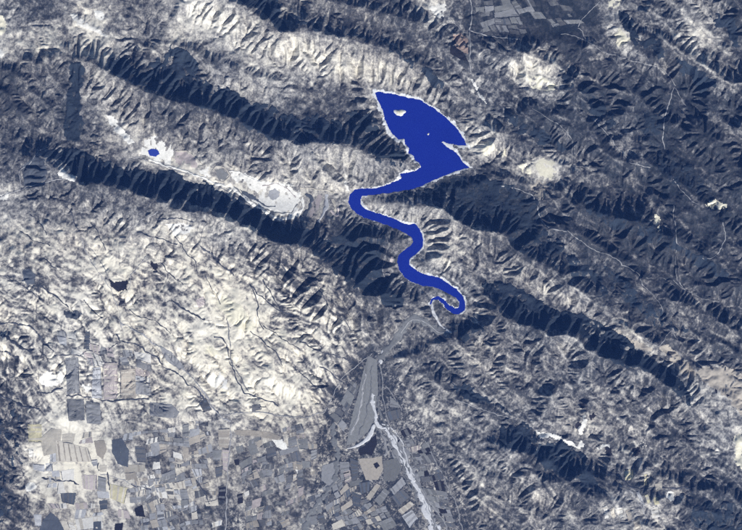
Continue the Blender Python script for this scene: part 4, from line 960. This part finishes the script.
# ------------------------------------------------------------------ fields one can single out
FIELDS = [
 ('terrace', [(368,356),(377,360),(378,392),(374,420),(368,432),(356,442),(346,446),(351,420),(358,394),(363,372)], 'grey_crop', 'long plain grey terrace tapering up to the gorge mouth'),
 ('field', [(376,434),(377,444),(372,456),(366,454),(360,456),(358,450),(366,445)], 'black_crop', 'black field under the white crescent bank'),
 ('field', [(107,279),(118,282),(129,279),(128,290),(118,293),(112,287)], 'black_crop', 'black triangular patch in the pale badlands'),
 ('field', [(118,298),(126,298),(124,306),(121,309)], 'black_crop', 'small black patch just below the black triangular one'),
 ('field', [(150,260),(155,262),(159,264),(158,272),(154,272),(151,266)], 'black_crop', 'small black notch right of the black triangle'),
 ('field', [(23,270),(32,268),(38,275),(36,284),(26,285)], 'blue_crop', 'dark blue scrub square in the badlands at the left'),
 ('field', [(64,311),(78,309),(85,315),(76,321),(66,318)], 'blue_crop', 'dark blue lens-shaped plot in the left badlands'),
 ('field', [(24,165),(38,155),(47,160),(49,180),(40,184),(24,186)], 'blue_crop', 'dark ploughed block under the west end of the ridge wood'),
 ('field', [(383,461),(397,458),(402,468),(395,481),(384,481)], 'grey_crop', 'plain grey block left of the white gravel bed'),
 ('field', [(390,489),(402,477),(406,484),(394,495)], 'pale_lavender_crop', 'pale lilac plot left of the gravel bed'),
 ('field', [(391,497),(402,489),(410,497),(398,507)], 'purple_crop', 'dark purple plot under the pale lilac one'),
 ('field', [(398,510),(411,501),(415,504),(402,515)], 'tan_crop', 'narrow tan plot under the dark purple one'),
 ('field', [(402,516),(412,510),(418,519),(410,528)], 'pale_lavender_crop', 'lilac plot under the narrow tan one'),
 ('field', [(358,459),(372,458),(382,456),(383,470),(378,480),(366,480)], 'tan_crop', 'broad tan field below the black field'),
 ('field', [(366,497),(377,483),(381,485),(370,501)], 'beige_crop', 'slanting beige strip below the broad tan field'),
 ('field', [(374,500),(384,488),(390,492),(380,506)], 'grey_crop', 'slanting grey strip right of the beige strip'),
 ('field', [(350,457),(358,461),(358,478),(352,482)], 'purple_crop', 'dark upright strip left of the broad tan field'),
 ('field', [(359,483),(370,481),(369,491),(361,494)], 'blue_crop', 'dark blue plot at the foot of the broad tan field'),
 ('field', [(352,492),(361,496),(360,507),(353,506)], 'blue_crop', 'dark blue plot lower left of the other dark blue one'),
 ('field', [(373,464),(377,462),(380,466),(376,469)], 'black_crop', 'tiny black plot inside the broad tan field'),
 ('field', [(340,462),(349,462),(350,478),(341,482)], 'lavender_crop', 'lilac grey plot left of the dark upright strip'),
 ('field', [(343,472),(350,470),(351,480),(345,483)], 'pink_crop', 'small pinkish plot among lilac ones west of the tan field'),
 ('field', [(322,466),(334,462),(336,478),(330,487),(321,480)], 'lavender_crop', 'lilac rounded block west of the floodplain fields'),
 ('field', [(400,431),(409,428),(412,434),(404,438)], 'black_crop', 'black plot right of the gravel bed near its bend'),
 ('field', [(410,447),(420,445),(420,450),(411,452)], 'pink_crop', 'small pink plot right of the gravel bed'),
 ('field', [(386,412),(400,409),(402,418),(389,421)], 'purple_crop', 'dark purple plot under the light track right of the gravel'),
 ('field', [(390,396),(398,402),(400,408),(390,407)], 'lavender_crop', 'lilac wedge at the end of the light track'),
 ('field', [(219,488),(226,487),(225,501),(218,500)], 'black_crop', 'black upright rectangle left of the straight south road'),
 ('field', [(237,495),(243,493),(243,503),(238,504)], 'black_crop', 'black plot just right of the straight south road'),
 ('field', [(234,460),(239,459),(239,465),(235,465)], 'black_crop', 'small black square near the upper end of the straight road'),
 ('field', [(215,468),(223,466),(222,476),(216,478)], 'purple_crop', 'dark plot above the black upright rectangle'),
 ('field', [(212,450),(222,450),(220,461),(213,461)], 'grey_crop', 'grey plot at the top of the straight south road'),
 ('field', [(218,429),(230,428),(228,448),(219,447)], 'tan_crop', 'tan plot at the road junction'),
 ('field', [(222,450),(229,450),(227,472),(223,470)], 'pink_crop', 'pinkish strip along the straight south road'),
 ('field', [(234,430),(252,430),(270,432),(282,437),(276,440),(256,436),(236,435)], 'tan_crop', 'long curved tan strip right of the road junction'),
 ('field', [(243,493),(249,490),(249,495),(244,497)], 'white_crop', 'small white plot beside the black one by the road'),
 ('field', [(60,493),(76,493),(74,505),(62,502)], 'blue_crop', 'dark blue oblong plot in the lower left fields'),
 ('field', [(99,501),(107,500),(107,509),(100,510)], 'blue_crop', 'small dark blue plot right of the oblong one'),
 ('field', [(93,522),(101,521),(101,531),(93,531)], 'blue_crop', 'dark blue square on the bottom edge at the left'),
 ('field', [(115,524),(123,523),(122,532),(114,532)], 'black_crop', 'black square on the bottom edge at the left'),
 ('field', [(134,509),(142,505),(145,517),(136,516)], 'black_crop', 'black wedge near the bottom left fields'),
 ('field', [(43,520),(51,512),(58,518),(66,533),(38,533)], 'blue_crop', 'dark blue wedge on the bottom edge at the far left'),
 ('field', [(94,441),(104,440),(107,449),(103,459),(97,455)], 'tan_crop', 'rounded grey tan plot in the pale lower left fields'),
 ('field', [(112,440),(122,438),(129,450),(128,467),(118,464),(112,452)], 'blue_crop', 'slate blue block right of the rounded tan plot'),
 ('field', [(135,446),(145,447),(146,462),(137,462)], 'purple_crop', 'dark plot right of the slate blue block'),
 ('field', [(82,475),(97,475),(96,490),(83,489)], 'pink_crop', 'pinkish rectangular plot in the lower left'),
 ('field', [(98,476),(106,478),(106,492),(98,490)], 'lavender_crop', 'lilac plot right of the pinkish rectangle'),
 ('field', [(66,358),(79,357),(80,393),(67,394)], 'lavender_crop', 'tall lilac field right of the round white hill'),
 ('field', [(67,399),(84,399),(85,420),(69,421)], 'lavender_crop', 'lilac field below the dark hedge stream'),
 ('field', [(86,401),(100,403),(101,424),(87,423)], 'lavender_crop', 'lilac blue field with rows right of the other lilac one'),
 ('field', [(93,368),(101,367),(102,398),(92,398)], 'pale_lavender_crop', 'tall pale lilac strip in the lower left'),
 ('field', [(104,362),(118,362),(117,398),(104,400)], 'pink_crop', 'tall pinkish field in the lower left'),
 ('field', [(121,370),(136,368),(136,398),(120,398)], 'tan_crop', 'tall tan field above the dark hedge stream'),
 ('field', [(85,331),(91,331),(90,349),(85,349)], 'blue_crop', 'narrow dark upright plot in the pale lower left'),
 ('field', [(40,438),(52,428),(62,430),(60,452),(44,456)], 'beige_crop', 'pale beige field near the left dark gullies'),
 ('field', [(56,440),(88,448),(92,462),(58,462)], 'beige_crop', 'broad beige field in the lower left'),
 ('field', [(28,424),(42,424),(42,442),(29,442)], 'yellow_crop', 'yellowish field beside the left dark gullies'),
 ('field', [(110,484),(128,488),(124,504),(110,498)], 'yellow_crop', 'yellowish field left of the dark stream line'),
 ('field', [(150,402),(172,404),(180,412),(176,418),(150,416)], 'lavender_crop', 'lilac oblong field under the dark hedge stream'),
 ('field', [(160,345),(172,352),(184,366),(180,370),(166,360)], 'lavender_crop', 'lilac strip between the dark stream and the pale road'),
 ('field', [(198,402),(206,398),(212,410),(204,412)], 'purple_crop', 'dark purple plot at the lower end of the dark stream'),
 ('field', [(252,405),(260,404),(262,409),(252,412)], 'purple_crop', 'dark plot above the east-west road'),
 ('field', [(196,300),(204,296),(206,304),(199,308)], 'pink_crop', 'small pinkish plot on the cream badland slope'),
 ('field', [(635,491),(640,502),(645,506),(638,490)], 'pale_lavender_crop', 'pale blue narrow plot beside the bright road at the lower right'),
 ('field', [(644,494),(647,493),(650,502),(647,503)], 'yellow_crop', 'yellow plot right of the pale blue narrow one'),
 ('field', [(632,520),(638,517),(640,527),(635,530)], 'tan_crop', 'tan plot at the bottom edge left of the road fork'),
 ('field', [(602,506),(606,505),(608,517),(604,518)], 'white_crop', 'narrow white plot in the bottom right row'),
 ('field', [(609,508),(613,506),(616,516),(612,518)], 'beige_crop', 'narrow beige plot in the bottom right row'),
 ('field', [(644,474),(647,474),(647,485),(644,485)], 'yellow_crop', 'narrow yellow upright plot at the lower right'),
 ('field', [(616,507),(621,506),(623,516),(619,518)], 'white_crop', 'short white plot near the middle of the bottom right row'),
 ('field', [(624,510),(629,508),(631,518),(627,520)], 'tan_crop', 'short tan plot ending the bottom right row'),
 ('field', [(650,508),(658,506),(660,516),(652,518)], 'white_crop', 'white plot right of the bright road at the bottom right'),
 ('field', [(654,484),(661,482),(662,489),(655,491)], 'beige_crop', 'beige plot above the white patch at the bottom right'),
 ('field', [(624,470),(632,469),(633,478),(625,480)], 'yellow_crop', 'faint yellow plot left of the narrow yellow upright one'),
 ('field', [(652,497),(657,496),(659,503),(654,504)], 'yellow_crop', 'small yellow plot between the bright road and the white patch'),
 ('pool', [(574,426),(578,421),(582,424),(580,429),(576,430)], 'black_crop', 'black pool left of the bright forked scar'),
 ('pool', [(588,414),(594,411),(596,417),(591,421)], 'black_crop', 'black pool right of the bright forked scar'),
 ('pool', [(579,403),(586,402),(585,408),(580,408)], 'black_crop', 'black pool above the bright forked scar'),
 ('pool', [(713,389),(717,388),(719,392),(715,394)], 'black_crop', 'left of two round black pools at the right edge'),
 ('pool', [(724,394),(729,393),(730,397),(726,399)], 'black_crop', 'right of two round black pools at the right edge'),
 ('pit', [(605,445),(612,448),(614,456),(608,458),(604,452)], 'black_crop', 'dark hollow inside the hook-shaped quarry rim'),
 ('pit', [(632,448),(642,446),(640,456),(634,459)], 'black_crop', 'dark hollow right of the hook-shaped quarry'),
 ('pit', [(238,188),(246,192),(258,198),(262,202),(254,202),(242,196)], 'blue_crop', 'dark long hollow on the west rim of the large quarry'),
 ('pit', [(268,190),(276,188),(281,193),(279,200),(272,202),(268,198)], 'pale_lavender_crop', 'grey blue round pond floor inside the large quarry'),
 ('pit', [(216,170),(224,168),(230,174),(226,181),(218,180)], 'grey_crop', 'grey round hollow left of the large quarry'),
 ('field', [(455,47),(464,54),(468,62),(460,60),(450,54),(450,46)], 'black_crop', 'black plot under the orange bare slope'),
]
def strips(o, poly, mat, n, seed, lift=5.0):
    """bands of another crop or fallow running across a four-cornered field, each its own part"""
    r = random.Random(seed); a, b_, c, d = [np.array(p, float) for p in poly]
    if np.linalg.norm(b_ - a) < np.linalg.norm(d - a): a, b_, c, d = b_, c, d, a       # bands run across the long way
    for k in range(n):
        t0 = (k + r.uniform(0.15, 0.4)) / n; t1 = t0 + r.uniform(0.18, 0.38) / n
        m = 7; V = []
        e = [r.uniform(0.02, 0.06), 1 - r.uniform(0.02, 0.06)]
        for q in range(m):
            g = e[0] + (e[1] - e[0]) * q / (m - 1)
            for t in (t0, t1):
                t = t + r.uniform(-.012, .012)
                p = (a + (b_ - a) * t) * (1 - g) + (d + (c - d) * t) * g
                V.append((wx(p[0]) - o.location.x, wy(p[1]) - o.location.y, float(hz(p[0], p[1])) - o.location.z + 1.6 + lift))
        F = [(2 * q, 2 * q + 1, 2 * q + 3, 2 * q + 2) for q in range(m - 1)]
        p0, p1, p2 = [np.array(V[i_][:2]) for i_ in (0, 1, 3)]
        if np.cross(p1 - p0, p2 - p1) < 0: F = [f_[::-1] for f_ in F]
        mesh_obj('strip', V, F, mat if not isinstance(mat, list) else r.choice(mat), False, o)
def hedge(o, poly, seed, lift):
    """a dark ragged line of growth along one edge of a field"""
    r = random.Random(seed); e = r.randrange(len(poly)); a, b_ = np.array(poly[e], float), np.array(poly[(e + 1) % len(poly)], float)
    c = np.mean(np.array(poly, float), 0); m = max(4, int(np.linalg.norm(b_ - a) / 1.2)); V = []
    for q in range(m + 1):
        p = a + (b_ - a) * (0.04 + 0.92 * q / m); n = c - p; n = n / (np.linalg.norm(n) + 1e-6); wv = r.uniform(0.35, 0.95)
        for t in (0.05, wv):
            x = p + n * t
            V.append((wx(x[0]) - o.location.x, wy(x[1]) - o.location.y, float(hz(x[0], x[1])) - o.location.z + lift))
    F = [(2 * q, 2 * q + 1, 2 * q + 3, 2 * q + 2) for q in range(m)]
    p0, p1, p2 = [np.array(V[i_][:2]) for i_ in (0, 1, 3)]
    if np.cross(p1 - p0, p2 - p1) < 0: F = [f_[::-1] for f_ in F]
    mesh_obj('hedge', V, F, MATS['reed_dark'], False, o)
STRIPE = {'tan_crop': 'beige_crop', 'beige_crop': 'tan_crop', 'white_crop': 'beige_crop', 'lavender_crop': 'grey_crop', 'pale_lavender_crop': 'lavender_crop', 'purple_crop': 'blue_crop',
          'black_crop': 'purple_crop', 'blue_crop': 'purple_crop', 'grey_crop': 'lavender_crop', 'pink_crop': 'beige_crop', 'yellow_crop': 'beige_crop'}
CATS = {'terrace': 'terrace', 'field': 'field', 'pool': 'pool', 'pit': 'hollow'}
taken = [np.array(f_[1]).mean(0) for f_ in FIELDS]
placed = np.zeros(UU.shape, bool)
for k, (nm, poly, mt, lab) in enumerate(FIELDS):
    q = window(poly, 1)
    placed[q] |= inside(poly, UU[q], VV[q])
    c_ = np.mean(poly, 0)
    if nm in ('pit', 'pool') or (mt in ('black_crop', 'blue_crop') and c_[1] < 345 and c_[0] < 200):
        o = sheet(nm, pmask(poly, 1.0, 4, 300 + k, 0.2), MATS[mt], 2.6 + 0.2 * (k % 4), 1.0, 0.8, 400 + k)
        if o is None: continue
    else:
        o = field(nm, poly, MATS[mt], 5.0 + 0.2 * (k % 4), k)
    tag(o, lab, CATS[nm])
    if len(poly) == 4 and nm == 'field':
        L = max(np.hypot(poly[0][0] - poly[1][0], poly[0][1] - poly[1][1]), np.hypot(poly[0][0] - poly[3][0], poly[0][1] - poly[3][1]))
        if L > 9: strips(o, poly, MATS[STRIPE[mt]], int(L / 5), k)
        if mt != 'black_crop': hedge(o, poly, 40 + k, 8.5)

# ------------------------------------------------------------------ the three quarries gather their pieces
def gather(name, cat, label, pieces):
    c = mathutils.Vector(np.mean([np.array(p.location) for p, _ in pieces], 0).tolist())
    e = bpy.data.objects.new(name, None); COL.objects.link(e); e.location = c
    for p, nm in pieces:
        p.location = p.location - c; p.parent = e; p.name = nm
        for key in ('label', 'category', 'kind', 'group'):
            if key in p: del p[key]
    return tag(e, label, cat)
def find(txt): return [o for o in COL.objects if o.get('label', '').startswith(txt)]
gather('quarry', 'quarry', 'large white oval quarry with terraced rim left of the reservoir',
       [(o, 'clay_floor') for o in find('large white oval')] + [(o, 'hollow') for o in find('dark long hollow') + find('grey blue round pond floor')] + [(o, 'bench') for o in COL.objects if o.name.startswith('quarry_bench') and o.location.x < wx(304)])
gather('quarry', 'quarry', 'white clay pit holding the small bright blue pond', [(o, 'clay_floor') for o in find('white clay pit holding')] + [(pond, 'pond')])
gather('quarry', 'quarry', 'hook-shaped white quarry with a dark hollow at the lower right', [(o, 'rim') for o in find('hook-shaped white')] + [(o, 'hollow') for o in find('dark hollow inside')])

# ------------------------------------------------------------------ patchwork of small parcels
def bend(p, amp=5.5, cell=26.0):
    u, v = np.array([p[0]]), np.array([p[1]])
    return (p[0] + amp * 2 * float(fbm(u, v, cell, 910, 2)[0] - .5), p[1] + amp * 2 * float(fbm(u, v, cell, 930, 2)[0] - .5))
def split(q, size, r):
    """split a quad until its pieces are about `size` across"""
    a, b_, c, d = [np.array(p, float) for p in q]
    lu = (np.linalg.norm(b_ - a) + np.linalg.norm(c - d)) / 2; lv = (np.linalg.norm(d - a) + np.linalg.norm(c - b_)) / 2
    lim = size * r.uniform(0.8, 1.7)
    asp = 1.9 if r.random() < 0.6 else 1.0
    if max(lu / asp, lv) < lim * 0.8: return [q]
    lu /= asp
    t = r.uniform(0.35, 0.65); t2 = t + r.uniform(-.06, .06)
    if lu > lv:
        m, n = a + (b_ - a) * t, d + (c - d) * t2
        return split((a, m, n, d), size, r) + split((m, b_, c, n), size, r)
    m, n = a + (d - a) * t, b_ + (c - b_) * t2
    return split((a, b_, n, m), size, r) + split((m, n, c, d), size, r)
ZONES = [
 ([(124,434),(210,420),(222,524),(134,540)], 10, ['white_crop','lavender_crop','pale_lavender_crop','beige_crop','lavender_crop','pale_lavender_crop','tan_crop','grey_crop','purple_crop'], 0.6),
 ([(236,444),(310,422),(326,526),(250,542)], 10, ['grey_crop','lavender_crop','grey_crop','purple_crop','tan_crop','lavender_crop','pink_crop','grey_crop','tan_crop'], 0.55),
 ([(322,486),(350,458),(396,526),(336,544)], 9, ['grey_crop','blue_crop','tan_crop','purple_crop','beige_crop','lavender_crop','grey_crop'], 0.85),
 ([(404,440),(426,434),(456,528),(440,528)], 9, ['purple_crop','grey_crop','purple_crop','lavender_crop','grey_crop','black_crop'], 0.9),
 ([(362,362),(366,366),(350,440),(328,418)], 9, ['grey_crop','lavender_crop','grey_crop','purple_crop'], 0.8),
 ([(474,0),(560,-6),(582,24),(484,36)], 10, ['grey_crop','purple_crop','grey_crop','lavender_crop','purple_crop'], 0.6),
 ([(28,440),(128,424),(130,532),(34,528)], 14, ['beige_crop','white_crop','pink_crop','tan_crop','pale_lavender_crop','white_crop'], 0.5),
 ([(60,330),(150,355),(152,398),(64,392)], 13, ['pale_lavender_crop','pink_crop','lavender_crop','white_crop'], 0.5),
]
CN = {'white_crop':'white','lavender_crop':'lilac grey','beige_crop':'beige','purple_crop':'dark purple','pale_lavender_crop':'pale lilac','grey_crop':'grey','blue_crop':'dark blue','tan_crop':'tan','pink_crop':'pinkish','black_crop':'black','yellow_crop':'yellow'}
MARKS = [(222,494,'black upright rectangle'),(240,499,'black plot by the straight road'),(236,462,'small black square by the road'),(279,445,'white triangular patch'),(296,466,'small white upright patch'),
 (368,447,'black field under the white crescent'),(370,468,'broad tan field'),(392,470,'plain grey block'),(401,497,'dark purple plot'),(365,487,'dark blue plot under the tan field'),(328,474,'lilac rounded block'),(355,470,'dark upright strip'),
 (415,448,'small pink plot'),(405,434,'black plot by the gravel bend'),(120,453,'slate blue block'),(140,455,'dark plot beside the slate block'),(100,450,'rounded tan plot'),(89,482,'pinkish rectangular plot'),(68,499,'dark blue oblong plot'),
 (140,512,'black wedge'),(118,528,'black square on the bottom edge'),(97,526,'dark blue square on the bottom edge'),(52,524,'dark blue wedge'),(119,494,'yellowish field'),(50,378,'round white hill'),(73,376,'tall lilac field'),(128,384,'tall tan field'),
 (232,424,'road junction'),(224,440,'tan plot at the junction'),(258,433,'long curved tan strip'),(163,410,'lilac oblong field'),(206,405,'purple plot at the stream end'),(470,33,'crossroads at the top'),(437,12,'white clearing at the top edge'),(505,46,'tip of the pale triangular slope'),(578,30,'road fork at the top'),
 (362,385,'long plain grey terrace'),(372,354,'gorge mouth'),(357,446,'white crescent bank'),(434,455,'thin road right of the gravel'),(430,520,'white gravel bed at the bottom'),(412,470,'middle of the white gravel bed'),
 (300,520,'bottom edge below the dull fields'),(270,480,'middle of the dull fields'),(180,460,'middle of the bright patchwork'),(175,510,'foot of the bright patchwork'),(155,490,'bend of the thin track'),(520,18,'middle of the dull top fields'),(552,14,'right end of the dull top fields'),(340,515,'bottom edge west of the tan field'),(200,440,'fields left of the junction'),(300,440,'fields left of the fan')]
def where(c):
    d = [(math.hypot(c[0] - m[0], c[1] - m[1]), m) for m in MARKS]; dd, m = min(d, key=lambda x: x[0])
    an = math.degrees(math.atan2(c[1] - m[1], c[0] - m[0])) % 360
    w_ = ['right', 'below right', 'below', 'below left', 'left', 'above left', 'above', 'above right'][int(((an + 22.5) % 360) // 45)]
    w_ = w_ + ' of' if w_ in ('right', 'left') else (w_ if w_ in ('above', 'below') else w_ + ' of')
    return ('just ' if dd < 9 else '') + w_ + ' the ' + m[2]
LABELS = {}
npar = 0
for zi, (quad, size, mats, keep) in enumerate(ZONES):
    r = random.Random(50 + zi)
    for q in split(quad, size * 0.92, r):
        if r.random() > keep: continue
        q = [np.array(p, float) for p in q]; c = sum(q) / 4
        ws_ = window([c], 2)
        if ws_[0].stop <= ws_[0].start or ws_[1].stop <= ws_[1].start: continue
        if not (2 < c[0] < 740 and 0 < c[1] < 528): continue
        if placed[ws_].mean() > 0.1: continue
        sh = r.uniform(0.86, 0.99)
        q = [tuple(c + (p - c) * sh + np.array([r.uniform(-.7, .7), r.uniform(-.7, .7)])) for p in q]
        q = [bend(p) for p in q]; c = np.mean(np.array(q), 0)
        if placed[window([c], 2)].mean() > 0.1: continue
        mt = r.choice(mats)
        o = field('parcel', q, MATS[mt], 3.2 + 0.1 * (npar % 7), 200 + npar)
        if r.random() < 0.75: strips(o, q, [MATS[STRIPE[mt]], MATS[r.choice(mats)], MATS['grey_crop']], r.choice([1, 1, 2, 2]), 900 + npar, 3.2)
        if r.random() < 0.6: hedge(o, q, 300 + npar, 6.5)
        xs = [p[0] for p in q]; ys = [p[1] for p in q]; a_, b2 = max(xs) - min(xs), max(ys) - min(ys)
        shape = 'wide' if a_ > 1.35 * b2 else 'upright' if b2 > 1.35 * a_ else 'squarish'
        size_ = 'tiny ' if max(a_, b2) < size * 0.85 else ''
        lb = '%s%s %s parcel %s' % (size_, shape, CN[mt], where(c))
        tag(o, lb, 'field', 'parcels in the patchwork of fields')
        LABELS.setdefault(lb, []).append((o, c))
        npar += 1
for lb, L in LABELS.items():          # still alike: say which comes first from the left or the top
    if len(L) < 2: continue
    ax = 0 if max(x[1][0] for x in L) - min(x[1][0] for x in L) >= max(x[1][1] for x in L) - min(x[1][1] for x in L) else 1
    L.sort(key=lambda x: x[1][ax])
    for (o, c), w_ in zip(L, (['left one', 'right one'] if ax == 0 else ['upper one', 'lower one']) if len(L) == 2 else (['leftmost', 'middle one', 'rightmost'] if ax == 0 else ['topmost', 'middle one', 'lowest']) if len(L) == 3 else (['leftmost', 'second from the left', 'third from the left', 'fourth from the left', 'fifth from the left', 'sixth from the left', 'seventh from the left'] if ax == 0 else ['topmost', 'second from the top', 'third from the top', 'fourth from the top', 'fifth from the top', 'sixth from the top', 'seventh from the top'])):
        t_ = lb + ', ' + w_
        while len(t_.split()) > 16:
            cut_ = next((x for x in ('just ', ' parcel', 'fields ', 'long ', 'small ', 'squarish ', 'wide ', 'upright ', 'middle of the ', 'the ') if x in t_), None)
            if not cut_: break
            t_ = t_.replace(cut_, '', 1)
        o['label'] = t_
print('done', npar, len(bpy.data.objects), round(time.time() - T0, 1))
